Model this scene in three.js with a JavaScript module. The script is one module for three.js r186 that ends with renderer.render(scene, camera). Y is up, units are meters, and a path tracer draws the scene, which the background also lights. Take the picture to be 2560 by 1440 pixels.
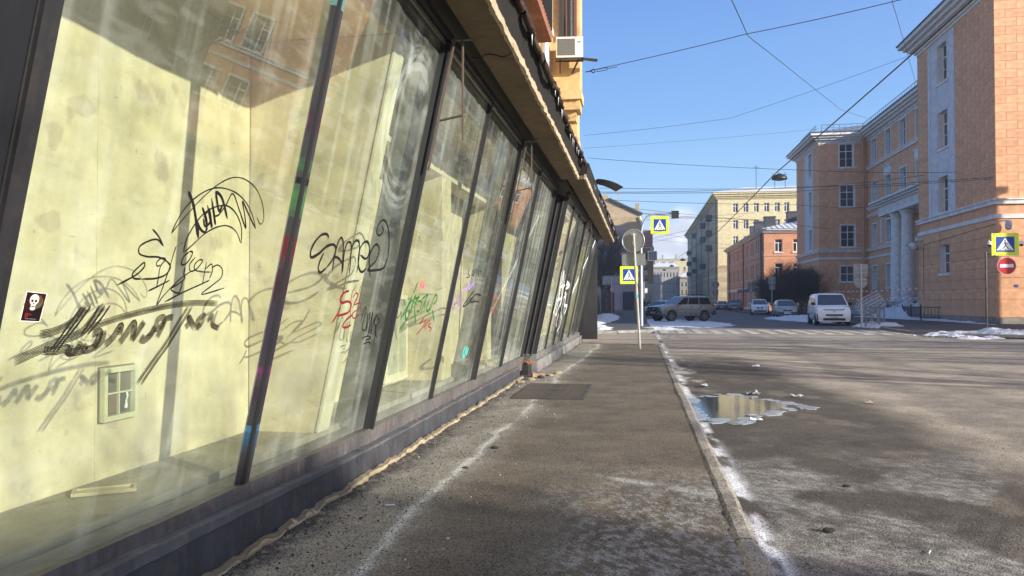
import * as THREE from 'three';
import { mergeGeometries, mergeVertices, toCreasedNormals } from 'three/addons/utils/BufferGeometryUtils.js';
import { MarchingCubes } from 'three/addons/objects/MarchingCubes.js';
import { Brush, Evaluator, SUBTRACTION } from 'three-bvh-csg';

// ---------------------------------------------------------------- camera, sky, sun, exposure
const scene = new THREE.Scene();
const camera = new THREE.PerspectiveCamera(42.531, 16 / 9, 0.1, 1500);
camera.position.set(0, 1.45, 0);
camera.rotation.set(THREE.MathUtils.degToRad(1.053), THREE.MathUtils.degToRad(9.812), 0, 'YXZ');
const renderer = new THREE.WebGLRenderer({ antialias: true });
renderer.toneMapping = THREE.LinearToneMapping;
renderer.toneMappingExposure = 2.7;
renderer.shadowMap.enabled = true;
renderer.shadowMap.type = THREE.PCFSoftShadowMap;
const SUN = new THREE.Vector3(0.842, 0.287, 0.457).normalize();
const sun = new THREE.DirectionalLight(new THREE.Color(1, 0.95, 0.84), 3.1);
sun.position.copy(SUN).multiplyScalar(120).add(new THREE.Vector3(8, 0, -30));
sun.target.position.set(8, 0, -30);
sun.castShadow = true;
sun.shadow.mapSize.set(4096, 4096);
Object.assign(sun.shadow.camera, { left: -90, right: 90, top: 60, bottom: -60, near: 1, far: 400 });
scene.add(sun, sun.target);

// ---------------------------------------------------------------- numbers and noise
const { lerp, clamp, smoothstep } = THREE.MathUtils;
const sst = (a, b, x) => smoothstep(x, Math.min(a, b), Math.max(a, b)) * (a < b ? 1 : -1) + (a < b ? 0 : 1);
function rng(seed) { let s = seed | 0; return () => { s = (s + 0x6d2b79f5) | 0; let t = Math.imul(s ^ (s >>> 15), 1 | s); t = (t + Math.imul(t ^ (t >>> 7), 61 | t)) ^ t; return ((t ^ (t >>> 14)) >>> 0) / 4294967296; }; }
function hash(x, y) { let h = Math.imul(x, 374761393) + Math.imul(y, 668265263); h = Math.imul(h ^ (h >>> 13), 1274126177); return ((h ^ (h >>> 16)) >>> 0) / 4294967296; }
const wrap = (i, p) => (p ? ((i % p) + p) % p : i);
function vn(x, y, p = 0) {
  const xi = Math.floor(x), yi = Math.floor(y), fx = x - xi, fy = y - yi, u = fx * fx * (3 - 2 * fx), v = fy * fy * (3 - 2 * fy);
  const x0 = wrap(xi, p), x1 = wrap(xi + 1, p), y0 = wrap(yi, p), y1 = wrap(yi + 1, p);
  return lerp(lerp(hash(x0, y0), hash(x1, y0), u), lerp(hash(x0, y1), hash(x1, y1), u), v);
}
function fbm(x, y, n = 4, p = 0) { let s = 0, a = 0.5, t = 0; for (let i = 0; i < n; i++) { s += a * vn(x + i * 17 * (p ? 0 : 1), y, p); t += a; a *= 0.5; x *= 2; y *= 2; p *= 2; } return s / t; }

// the clear winter sky: pale at the horizon, deeper overhead, a warm veil round the sun, a low bank of smoke-white cloud down the street
{
  const W = 2048, H = 1024, d = new Float32Array(W * H * 4);
  const stops = [[0, 0.35, 0.395, 0.44], [3, 0.275, 0.345, 0.425], [8, 0.15, 0.255, 0.385], [14, 0.09, 0.185, 0.35], [24, 0.056, 0.126, 0.30], [45, 0.05, 0.105, 0.25], [90, 0.045, 0.092, 0.22]];
  for (let j = 0; j < H; j++) {
    const el = ((j + 0.5) / H - 0.5) * 180, e = Math.max(0, el);
    let k = 0; while (k < stops.length - 2 && stops[k + 1][0] < e) k++;
    const f = clamp((e - stops[k][0]) / (stops[k + 1][0] - stops[k][0]), 0, 1);
    for (let i = 0; i < W; i++) {
      const az = ((i + 0.5) / W - 0.5) * 2 * Math.PI, ce = Math.cos(el * Math.PI / 180), dx = Math.cos(az) * ce, dy = Math.sin(el * Math.PI / 180), dz = Math.sin(az) * ce;
      const c = dx * SUN.x + dy * SUN.y + dz * SUN.z, glow = 0.5 * Math.pow(Math.max(0, c), 5) + 0.26 * Math.pow(Math.max(0, 0.5 + 0.5 * c), 3);
      let rgb = [1, 2, 3].map((q) => lerp(stops[k][q], stops[k + 1][q], f));
      rgb = [rgb[0] + glow * 0.55, rgb[1] + glow * 0.45, rgb[2] + glow * 0.34];
      const a = az * 180 / Math.PI;                                                // -90 is straight down the street
      const n = fbm(a * 0.55 + 40, e * 0.9, 5), top = 2.2 + 5.6 * fbm(a * 0.28 + 9, 3, 3) * (0.55 + 0.45 * Math.cos((a + 87.5) * 0.5));
      const cl = sst(top + 0.5, top - 0.9, e + (n - 0.5) * 2.6) * clamp(1.4 - Math.abs(a + 87) / 26, 0, 1);
      const lit = 0.34 + 0.16 * sst(0.35, 0.75, fbm(a * 0.9 + 3.3, e * 1.3 + 8, 4)) ;
      rgb = [lerp(rgb[0], lit * 0.92, cl * 0.75), lerp(rgb[1], lit * 0.93, cl * 0.75), lerp(rgb[2], lit * 1.05, cl * 0.75)];
      const o = (j * W + i) * 4; d[o] = rgb[0]; d[o + 1] = rgb[1]; d[o + 2] = rgb[2]; d[o + 3] = 1;
    }
  }
  const t = new THREE.DataTexture(d, W, H, THREE.RGBAFormat, THREE.FloatType);
  t.mapping = THREE.EquirectangularReflectionMapping; t.magFilter = THREE.LinearFilter; t.needsUpdate = true;
  scene.background = t; scene.environment = t;
}
scene.fog = new THREE.FogExp2(new THREE.Color(0.62, 0.72, 0.9), 0.0006);

// ---------------------------------------------------------------- helpers
const taken = {};
function numbered(n) { taken[n] = (taken[n] ?? -1) + 1; return taken[n] ? n + '_' + String(taken[n]).padStart(3, '0') : n; }
function tag(o, label, category, group) { o.userData.label = label; o.userData.category = category; if (group) o.userData.group = group; return o; }
function thing(name, label, category, pos = [0, 0, 0], turn = 0, group) {
  const o = new THREE.Group(); o.name = numbered(name); scene.add(o); o.position.set(...pos); o.rotation.y = turn; return tag(o, label, category, group);
}
function struct(name, geos, mat, kind = 'structure') { const m = obj(name, geos, mat, scene); m.name = numbered(name); m.userData.kind = kind; return m; }
function ground(name) { const o = new THREE.Group(); o.name = numbered(name); scene.add(o); o.userData.kind = 'structure'; return o; }
function flat(g) { const n = g.index ? g.toNonIndexed() : g; for (const k of Object.keys(n.attributes)) if (!['position', 'normal', 'uv', 'color'].includes(k)) n.deleteAttribute(k); return n; }
function metric(g) {       // uv in metres from position along the face's main axis
  const p = g.attributes.position, n = g.attributes.normal, uv = new Float32Array(p.count * 2);
  for (let i = 0; i < p.count; i++) {
    const ax = Math.abs(n.getX(i)), ay = Math.abs(n.getY(i)), az = Math.abs(n.getZ(i)), x = p.getX(i), y = p.getY(i), z = p.getZ(i);
    if (ax >= ay && ax >= az) { uv[2 * i] = z; uv[2 * i + 1] = y; } else if (ay >= az) { uv[2 * i] = x; uv[2 * i + 1] = z; } else { uv[2 * i] = x; uv[2 * i + 1] = y; }
  }
  g.setAttribute('uv', new THREE.BufferAttribute(uv, 2)); return g;
}
function merge(list) {
  const l = [].concat(list).map(flat);
  if (l.length === 1) return l[0];
  const colors = l.some((g) => g.attributes.color);
  for (const g of l) { if (!colors) g.deleteAttribute('color'); if (!g.attributes.uv) metric(g); }
  return mergeGeometries(l);
}
function obj(name, geos, mat, parent = scene, keepUv = false) {
  const g = Array.isArray(geos) ? merge(geos) : geos;
  if (!keepUv) metric(g.index ? g : g);
  const m = new THREE.Mesh(g, mat); m.name = name; m.castShadow = m.receiveShadow = true; parent.add(m); return m;
}
const bx = (w, h, d, x = 0, y = 0, z = 0) => new THREE.BoxGeometry(w, h, d).translate(x, y, z);
const span = (x0, x1, y0, y1, z0, z1) => bx(Math.abs(x1 - x0), Math.abs(y1 - y0), Math.abs(z1 - z0), (x0 + x1) / 2, (y0 + y1) / 2, (z0 + z1) / 2);
const cyl = (r0, r1, h, n = 12, x = 0, y = 0, z = 0) => new THREE.CylinderGeometry(r1, r0, h, n).translate(x, y + h / 2, z);
const put = (g, x, y, z, ry = 0, rx = 0, rz = 0) => g.applyMatrix4(new THREE.Matrix4().compose(new THREE.Vector3(x, y, z), new THREE.Quaternion().setFromEuler(new THREE.Euler(rx, ry, rz, 'YXZ')), new THREE.Vector3(1, 1, 1)));
const V = (x, y, z) => new THREE.Vector3(x, y, z);
function bar(a, b, w, h = w, n = 0) {     // a straight bar from a to b: square, or round with n sides
  const d = b.clone().sub(a), l = d.length(), g = n ? new THREE.CylinderGeometry(h / 2, w / 2, l, n) : new THREE.BoxGeometry(w, l, h);
  const q = new THREE.Quaternion().setFromUnitVectors(V(0, 1, 0), d.normalize());
  return g.applyMatrix4(new THREE.Matrix4().compose(a.clone().add(b).multiplyScalar(0.5), q, V(1, 1, 1)));
}
const tube = (pts, r, n = 5, seg = 0) => new THREE.TubeGeometry(new THREE.CatmullRomCurve3(pts), seg || pts.length * 3, r, n, false);
function quads(list) {     // flat quads / triangles given by corner points, each with its own normal
  const p = [], n = [];
  for (const c of list) for (let i = 1; i + 1 < c.length; i++) {
    const nn = c[i].clone().sub(c[0]).cross(c[i + 1].clone().sub(c[0])).normalize();
    for (const q of [c[0], c[i], c[i + 1]]) { p.push(q.x, q.y, q.z); n.push(nn.x, nn.y, nn.z); }
  }
  const g = new THREE.BufferGeometry(); g.setAttribute('position', new THREE.Float32BufferAttribute(p, 3)); g.setAttribute('normal', new THREE.Float32BufferAttribute(n, 3)); return metric(g);
}
function prismXZ(pts, y0, y1) { const s = new THREE.Shape(pts.map(([x, z]) => new THREE.Vector2(x, -z))); return new THREE.ExtrudeGeometry(s, { depth: y1 - y0, bevelEnabled: false }).rotateX(-Math.PI / 2).translate(0, y0, 0); }
function extrudeProfile(pts, len) { return new THREE.ExtrudeGeometry(new THREE.Shape(pts.map(([x, y]) => new THREE.Vector2(x, y))), { depth: len, bevelEnabled: false }); }   // profile in x,y drawn out along +z
function rough(g, amp, f, seed = 0) {   // small uneven displacement, the same at shared corners
  const p = g.attributes.position;
  for (let i = 0; i < p.count; i++) {
    const x = p.getX(i), y = p.getY(i), z = p.getZ(i);
    p.setXYZ(i, x + amp * (fbm(z * f + seed, y * f * 1.3 + x * f, 3) - 0.5), y + amp * (fbm(x * f + seed + 31, z * f + y * f, 3) - 0.5), z + amp * (fbm(x * f + 7, y * f + seed + z * f, 3) - 0.5));
  }
  g.computeVertexNormals(); return g;
}

// ---------------------------------------------------------------- textures and materials
function tex(n, fn, srgb = true, repeat = 1, m = n) {
  const d = new Uint8Array(n * m * 4), e = srgb ? (c) => 255 * (c <= 0.0031308 ? 12.92 * c : 1.055 * Math.pow(c, 1 / 2.4) - 0.055) : (c) => 255 * c;
  for (let j = 0; j < m; j++) for (let i = 0; i < n; i++) {
    const c = fn(i / n, j / m), o = (j * n + i) * 4, a = Array.isArray(c) ? c : [c, c, c];
    for (let k = 0; k < 3; k++) d[o + k] = e(clamp(a[k], 0, 1)); d[o + 3] = a.length > 3 ? 255 * clamp(a[3], 0, 1) : 255;
  }
  const t = new THREE.DataTexture(d, n, m); t.wrapS = t.wrapT = THREE.RepeatWrapping; t.magFilter = THREE.LinearFilter; t.repeat.set(repeat, repeat);
  if (srgb) t.colorSpace = THREE.SRGBColorSpace; t.needsUpdate = true; return t;
}
const std = (o) => new THREE.MeshStandardMaterial({ roughness: 0.85, metalness: 0, ...o });
const lin = (r, g, b) => new THREE.Color().setRGB(r, g, b);
const plain = (r, g, b, roughness = 0.8, metalness = 0, more = {}) => std({ color: lin(r, g, b), roughness, metalness, ...more });

const tGrain = tex(512, (u, v) => { const n = fbm(u * 8, v * 8, 5, 8), s = vn(u * 256, v * 256, 256); return 0.62 + 0.36 * n + (s - 0.5) * 0.16; }, true, 0.5);       // 2 m tile, soft mottling
const tGrainBump = tex(512, (u, v) => fbm(u * 32, v * 32, 4, 32) * 0.7 + vn(u * 200, v * 200, 200) * 0.3, false, 0.5);
const tAsphalt = tex(1024, (u, v) => {
  const a = vn(u * 230, v * 230, 230), b = vn(u * 420 + 0.37, v * 420, 420), c = fbm(u * 6, v * 6, 4, 6), st = vn(u * 120, v * 120, 120);
  const g = 0.5 + (a - 0.5) * 0.5 + (b - 0.5) * 0.4 + (c - 0.5) * 0.35 + (st > 0.86 ? 0.3 : 0) - (a < 0.16 ? 0.2 : 0);
  return [g, g * (0.985 + 0.02 * c), g * 0.97];
}, true, 1 / 1.7);
const tAsphaltBump = tex(1024, (u, v) => vn(u * 230, v * 230, 230) * 0.5 + vn(u * 420 + 0.37, v * 420, 420) * 0.25 + fbm(u * 24, v * 24, 3, 24) * 0.25, false, 1 / 1.7);
const tGrime = tex(1024, (u, v) => {       // old painted metal and plinth: streaks, chips, rust
  const st = fbm(u * 60, v * 3, 4, 0) , n = fbm(u * 9, v * 9, 5, 9), ch = sst(0.62, 0.7, fbm(u * 40, v * 40, 4, 40)), k = 0.42 + 0.5 * n * 0.9 + (st - 0.5) * 0.4;
  return [k + ch * 0.25, k * 0.98 + ch * 0.14, k * 0.97 + ch * 0.06];
}, true, 0.5);
const tPlaster = tex(1024, (u, v) => {     // scuffed cream plaster
  const a = fbm(u * 5, v * 5, 5, 5), b = fbm(u * 20, v * 20, 4, 20), c = fbm(u * 64, v * 14, 3, 0), s = vn(u * 330, v * 330, 330), blot = sst(0.66, 0.76, fbm(u * 11 + 0.2, v * 11, 4, 11));
  const k = 0.80 + (a - 0.5) * 0.34 + (b - 0.5) * 0.22 + (c - 0.5) * 0.08 + (s - 0.5) * 0.06 - blot * 0.16 - (vn(u * 90, v * 90, 90) > 0.965 ? 0.25 : 0);
  return [k, k * (0.985 - blot * 0.04), k * (0.95 + (a - 0.5) * 0.1)];
}, true, 1 / 2.6);
const tSnow = tex(512, (u, v) => { const n = fbm(u * 6, v * 6, 5, 6), d = sst(0.55, 0.8, fbm(u * 14, v * 14, 4, 14)); const k = 0.86 + 0.14 * n - d * 0.28; return [k, k * 0.995, k * (0.99 - d * 0.03)]; }, true, 0.6);
const tBump = tex(512, (u, v) => fbm(u * 16, v * 16, 5, 16), false, 0.5);

const M = {
  dark: std({ color: lin(0.03, 0.03, 0.033), map: tGrime, roughness: 0.6, bumpMap: tGrainBump, bumpScale: 0.002 }),
  darkMetal: plain(0.03, 0.031, 0.033, 0.5, 0.3), black: plain(0.012, 0.012, 0.013, 0.7), rubber: plain(0.018, 0.018, 0.019, 0.9),
  steel: std({ color: lin(0.30, 0.29, 0.28), map: tGrime, roughness: 0.45, metalness: 0.5 }), zinc: plain(0.5, 0.51, 0.52, 0.4, 0.6),
  signBack: std({ color: lin(0.36, 0.37, 0.37), map: tGrain, roughness: 0.55, metalness: 0.35 }), greyPaint: std({ color: lin(0.25, 0.26, 0.27), map: tGrain, roughness: 0.6 }),
  cream: std({ color: lin(0.72, 0.635, 0.445), map: tPlaster, roughness: 0.9, bumpMap: tBump, bumpScale: 0.006 }),
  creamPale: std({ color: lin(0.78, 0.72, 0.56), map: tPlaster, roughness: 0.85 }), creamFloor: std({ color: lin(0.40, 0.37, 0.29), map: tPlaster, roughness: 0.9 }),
  concrete: std({ color: lin(0.42, 0.36, 0.28), map: tPlaster, roughness: 0.95, bumpMap: tBump, bumpScale: 0.02 }), fascia: std({ color: lin(0.55, 0.44, 0.30), map: tPlaster, roughness: 0.95, bumpMap: tBump, bumpScale: 0.02 }),
  plinth: std({ color: lin(0.075, 0.08, 0.092), map: tGrime, roughness: 0.62, bumpMap: tGrainBump, bumpScale: 0.004 }), plinthPale: std({ color: lin(0.30, 0.295, 0.285), map: tGrime, roughness: 0.8, bumpMap: tGrainBump, bumpScale: 0.004 }),
  mortar: std({ color: lin(0.50, 0.41, 0.28), map: tPlaster, roughness: 0.95, bumpMap: tBump, bumpScale: 0.02 }),
  tin: std({ color: lin(0.055, 0.048, 0.042), map: tGrime, roughness: 0.6, bumpMap: tBump, bumpScale: 0.02 }),
  salmon: std({ color: lin(0.84, 0.45, 0.245), map: tGrain, roughness: 0.9, bumpMap: tGrainBump, bumpScale: 0.003 }),
  salmonB: std({ color: lin(0.88, 0.475, 0.255), map: tGrain, roughness: 0.9, bumpMap: tGrainBump, bumpScale: 0.003 }), salmonC: std({ color: lin(0.80, 0.425, 0.23), map: tGrain, roughness: 0.9, bumpMap: tGrainBump, bumpScale: 0.003 }),
  white: std({ color: lin(0.86, 0.85, 0.83), map: tGrain, roughness: 0.8 }), whitePaint: plain(0.8, 0.8, 0.8, 0.5), granite: std({ color: lin(0.44, 0.41, 0.36), map: tAsphalt, roughness: 0.8 }),
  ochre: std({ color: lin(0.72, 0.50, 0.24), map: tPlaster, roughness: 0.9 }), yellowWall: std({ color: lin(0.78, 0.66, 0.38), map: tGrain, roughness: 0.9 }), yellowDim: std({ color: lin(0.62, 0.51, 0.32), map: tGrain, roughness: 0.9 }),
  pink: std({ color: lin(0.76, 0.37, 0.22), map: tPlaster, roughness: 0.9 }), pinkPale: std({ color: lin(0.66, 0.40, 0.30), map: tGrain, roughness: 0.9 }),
  tan: std({ color: lin(0.55, 0.42, 0.27), map: tPlaster, roughness: 0.9 }), mauve: std({ color: lin(0.48, 0.38, 0.38), map: tPlaster, roughness: 0.9 }), greyWall: std({ color: lin(0.48, 0.45, 0.40), map: tGrain, roughness: 0.9 }),
  brick: std({ color: lin(0.36, 0.16, 0.10), map: tGrime, roughness: 0.95 }), roof: std({ color: lin(0.34, 0.35, 0.37), map: tGrain, roughness: 0.45, metalness: 0.4 }), roofSnow: std({ color: lin(0.75, 0.76, 0.78), map: tSnow, roughness: 0.8 }), roofDark: plain(0.06, 0.06, 0.065, 0.6),
  glass: new THREE.MeshPhysicalMaterial({ color: lin(0.022, 0.026, 0.03), roughness: 0.06, specularIntensity: 1, ior: 1.7 }),
  snow: std({ color: lin(0.66, 0.67, 0.69), map: tSnow, roughness: 0.75, bumpMap: tBump, bumpScale: 0.05 }),
  bark: std({ color: lin(0.055, 0.045, 0.038), map: tGrain, roughness: 0.95 }), green: plain(0.03, 0.06, 0.05, 0.6),
  drainSalmon: plain(0.52, 0.27, 0.14, 0.6), navy: std({ color: lin(0.02, 0.028, 0.05), map: tGrain, roughness: 0.55 }), brown: std({ color: lin(0.07, 0.035, 0.02), map: tGrain, roughness: 0.7 }),
  paint: std({ color: lin(0.56, 0.52, 0.43), map: tGrain, roughness: 0.85 }),
};

// ---------------------------------------------------------------- ground, road, pavements, kerbs
const asphaltMat = std({ map: tAsphalt, vertexColors: true, roughness: 0.92, bumpMap: tAsphaltBump, bumpScale: 0.006 });
const wetMat = asphaltMat;
function gridSheet(xs, zs, yfn, cfn) {
  const nx = xs.length, nz = zs.length, p = new Float32Array(nx * nz * 3), c = new Float32Array(nx * nz * 3), uv = new Float32Array(nx * nz * 2), id = [];
  for (let j = 0; j < nz; j++) for (let i = 0; i < nx; i++) {
    const k = j * nx + i, x = xs[i], z = zs[j]; p[3 * k] = x; p[3 * k + 1] = yfn(x, z); p[3 * k + 2] = z; uv[2 * k] = x; uv[2 * k + 1] = z;
    const q = cfn(x, z); c[3 * k] = q[0]; c[3 * k + 1] = q[1]; c[3 * k + 2] = q[2];
    if (i + 1 < nx && j + 1 < nz) { if (zs[1] > zs[0]) id.push(k, k + nx, k + 1, k + 1, k + nx, k + nx + 1); else id.push(k, k + 1, k + nx, k + 1, k + nx + 1, k + nx); }
  }
  const g = new THREE.BufferGeometry(); g.setAttribute('position', new THREE.BufferAttribute(p, 3)); g.setAttribute('color', new THREE.BufferAttribute(c, 3)); g.setAttribute('uv', new THREE.BufferAttribute(uv, 2)); g.setIndex(id); g.computeVertexNormals(); return g;
}
const seq = (a, b, step) => { const n = Math.max(1, Math.round(Math.abs(b - a) / step)), r = []; for (let i = 0; i <= n; i++) r.push(a + (b - a) * i / n); return r; };
const mix3 = (a, b, t) => [lerp(a[0], b[0], t), lerp(a[1], b[1], t), lerp(a[2], b[2], t)];
// pavement: damp brown middle, dry dusty strip and a white salt tide-mark by the plinth, packed-ice grain towards the kerb
function pavementTone(x, z) {
  const n = fbm(x * 1.4 + 5, z * 0.7, 5), n2 = fbm(x * 6, z * 3.2 + 9, 4), fine = fbm(x * 26, z * 22, 3);
  let c = mix3([0.095, 0.076, 0.055], [0.148, 0.119, 0.087], n * 0.8 + n2 * 0.3);
  const salt = -1.56 + 0.22 * (fbm(z * 0.55 + 3, 2, 3) - 0.5) + 0.13 * (fbm(z * 2.6, 7, 4) - 0.5) + (z < -14 ? (-14 - z) * 0.02 : 0);
  const dry = sst(salt + 0.42 + 0.25 * (n2 - 0.5), salt + 0.03, x);
  c = mix3(c, mix3([0.18, 0.160, 0.132], [0.29, 0.26, 0.215], n2), dry * (0.55 + 0.45 * sst(salt + 0.2, salt, x)));
  const line = Math.exp(-Math.pow((x - salt - 0.015) / (0.022 + 0.03 * n2), 2)) * (0.35 + 0.9 * fbm(x * 18, z * 7, 3));
  c = mix3(c, [0.52, 0.50, 0.46], clamp(line, 0, 0.85));
  const dirt = sst(-1.92, -2.14, x + 0.22 * (n2 - 0.5)) * sst(0.35, 0.6, fine + 0.1);
  c = mix3(c, [0.045, 0.040, 0.035], dirt * 0.9);
  const ice = sst(-0.85 + 1.2 * (n - 0.5), -0.15, x) * sst(-6.6, -5.4, z + 1.6 * (n - 0.5)) ;
  const grain = sst(0.47, 0.62, fbm(x * 34 + z * 8, z * 20 + 4, 3)) * (0.45 + n2);
  c = mix3(c, [0.30, 0.29, 0.27], clamp(ice * grain * 0.85, 0, 0.8));
  const edge = Math.exp(-Math.pow((z + 6.05 - 0.5 * (n - 0.5) - 0.2 * Math.sin(x * 3)) / 0.09, 2)) * sst(-0.6, -0.1, x) * sst(0.42, 0.62, n2 + 0.1);
  c = mix3(c, [0.38, 0.37, 0.34], clamp(edge, 0, 0.8));
  const stain = sst(0.56, 0.68, fbm(x * 3.1 + 2, z * 1.3 + 6, 4)) * sst(0.45, 0.1, Math.abs(x + 0.55)) * sst(-7, -5.5, z);
  c = mix3(c, [0.15, 0.13, 0.075], stain * 0.6);
  const patches = sst(0.62, 0.74, fbm(x * 2.6 + 31, z * 1.9, 4)) * sst(-7, -9, z);
  c = mix3(c, [0.17, 0.145, 0.11], patches * 0.6);
  return c.map((v) => v * 2);
}
const pavement = ground('pavement_near');
{
  const y = (x, z) => 0.012 * (fbm(x * 1.6, z * 0.9, 4) - 0.5) + 0.006 * (fbm(x * 14, z * 14, 2) - 0.5) * sst(-9, -6, z);
  const near = obj('pavement_surface', gridSheet(seq(-2.32, 0.565, 0.028), seq(5, -9, 0.034), y, pavementTone), asphaltMat, pavement, true);
  obj('pavement_surface', gridSheet(seq(-2.32, 0.565, 0.048), seq(-9, -25.6, 0.07), y, pavementTone), asphaltMat, pavement, true);
  obj('pavement_edge', [span(-2.32, 0.56, -0.16, -0.012, -25.6, -25.5)], M.granite, pavement);
}
// road: dry grey-beige crown, damp dirty gutter with ice film near the kerb, tyre streaks across the junction
function roadTone(x, z) {
  const n = fbm(x * 0.55 + 11, z * 0.4, 5), n2 = fbm(x * 3.3, z * 2.2 + 5, 4), fine = fbm(x * 21, z * 16, 3);
  let dry = mix3([0.27, 0.235, 0.185], [0.37, 0.325, 0.26], n);
  const streak = fbm(x * 0.12, z * 1.5 + 2, 4);
  dry = mix3(dry, [0.11, 0.10, 0.09], sst(0.48, 0.7, streak) * sst(-16, -24, z) * 0.75);
  dry = mix3(dry, [0.13, 0.12, 0.105], sst(0.52, 0.7, fbm(x * 1.1, z * 0.18 + 9, 4)) * 0.5);
  let c = dry;
  const bound = 3.35 + 0.7 * (n - 0.5) + 0.5 * (n2 - 0.5) + (z < -13 ? (z + 13) * 0.11 : 0) + (z > -6 ? (z + 6) * 0.22 : 0);
  const wet = sst(bound + 0.55, bound - 0.45, x) * sst(-23.5, -19, z) ;
  let damp = mix3([0.042, 0.036, 0.030], [0.095, 0.079, 0.060], n2 * 0.7 + n * 0.45);
  damp = mix3(damp, [0.16, 0.135, 0.105], sst(0.58, 0.74, fbm(x * 2.2 + 3, z * 1.5, 5)) * 0.75);
  const film = sst(-9.5, -6, z + 2 * (n - 0.5)) * sst(0.43, 0.62, fbm(x * 1.9 - z * 0.5, z * 1.2 + x * 0.8, 4));
  const grain = 0.35 + 0.9 * sst(0.4, 0.66, fbm(x * 17 + z * 6, z * 24, 3));
  damp = mix3(damp, [0.29, 0.28, 0.26], clamp(film * grain * 0.75, 0, 0.8));
  c = mix3(c, damp, wet);
  const tyre = sst(0.62, 0.72, vn((x * 0.86 + z * 0.5) * 22, (z * 0.86 - x * 0.5) * 1.2)) * sst(1.9, 2.5, x) * sst(3.3, 2.7, x) * sst(-6.2, -5, z);
  c = mix3(c, [0.3, 0.27, 0.22], tyre * 0.4);
  const gut = Math.exp(-Math.pow((x - 0.76 - 0.06 * n2) / 0.07, 2));
  c = mix3(c, [0.8, 0.81, 0.84], clamp(gut * sst(0.42, 0.6, fbm(x * 9, z * 2.4, 4) + (z > -7 ? 0.09 : 0)), 0, 0.9));
  const white = sst(0.5, 0.62, fbm(x * 5 + 3, z * 1.7, 4)) * sst(1.45, 0.75, x) * sst(-25, -17, z) * sst(-13, -15, z);
  c = mix3(c, [0.62, 0.58, 0.5], clamp(white * 0.8, 0, 0.85));
  const crack = Math.abs(x - 1.0 - 0.25 * Math.sin(z * 0.7) - 0.3 * (fbm(z * 1.1, 3, 3) - 0.5)) < 0.03 && z < -26;
  if (crack) c = [0.04, 0.038, 0.034];
  return c.map((v) => v * 2);
}
const road = ground('road');
{
  const y = (x, z) => -0.1 + 0.016 * (fbm(x * 0.8 + 4, z * 0.6, 4) - 0.5) + 0.009 * (fbm(x * 9, z * 9, 3) - 0.5) * sst(-12, -7, z);
  obj('road_surface', gridSheet(seq(0.7, 5, 0.034), seq(5, -9, 0.05), y, roadTone), asphaltMat, road, true);
  obj('road_surface', gridSheet(seq(0.7, 5, 0.055), seq(-9, -26, 0.09), y, roadTone), asphaltMat, road, true);
  obj('road_surface', gridSheet(seq(5, 20, 0.11), seq(5, -26, 0.11), y, roadTone), asphaltMat, road, true);
  obj('road_surface', gridSheet(seq(20, 90, 1.2), seq(5, -31, 0.5), y, roadTone), asphaltMat, road, true);
  obj('road_surface', gridSheet(seq(-60, 0.7, 0.25), seq(-25.6, -37, 0.16), (x, z) => y(x, z) - 0.002, (x, z) => roadTone(x + 9, z)), asphaltMat, road, true);
  obj('road_surface', gridSheet(seq(0.7, 20, 0.1), seq(-26, -44, 0.12), y, roadTone), asphaltMat, road, true);
  obj('road_surface', gridSheet(seq(-3, 20, 0.3), seq(-44, -330, 0.6), y, (x, z) => mix3([0.10, 0.096, 0.10], [0.17, 0.16, 0.155], fbm(x * 0.9 - z * 0.25, z * 0.08, 4)).map((v) => v * 1.6)), asphaltMat, road, true);
  obj('road_surface', gridSheet(seq(-30, 60, 5), seq(5, 60, 5), () => -0.11, () => [0.2, 0.19, 0.17]), asphaltMat, road, true);
  const r = rng(5);
  for (let i = 0; i < 14; i++) {                                // worn zebra bars across the far arm of the junction
    const x = 1.2 + i * 0.86, w = 0.42 + 0.06 * r(), parts = [];
    for (let k = 0; k < 9; k++) if (r() > 0.12) parts.push(span(x - w / 2 + 0.03 * r(), x + w / 2 - 0.05 * r(), -0.1, -0.082, -37.3 - k * 0.5, -37.76 - k * 0.5 - 0.03 * r()));
    obj('painted_stripe', parts, M.paint, road);
  }
}
struct('ground', [span(-600, 600, -0.6, -0.14, -700, 300)], std({ color: lin(0.16, 0.15, 0.14), map: tAsphalt, roughness: 0.95 }));
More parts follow.
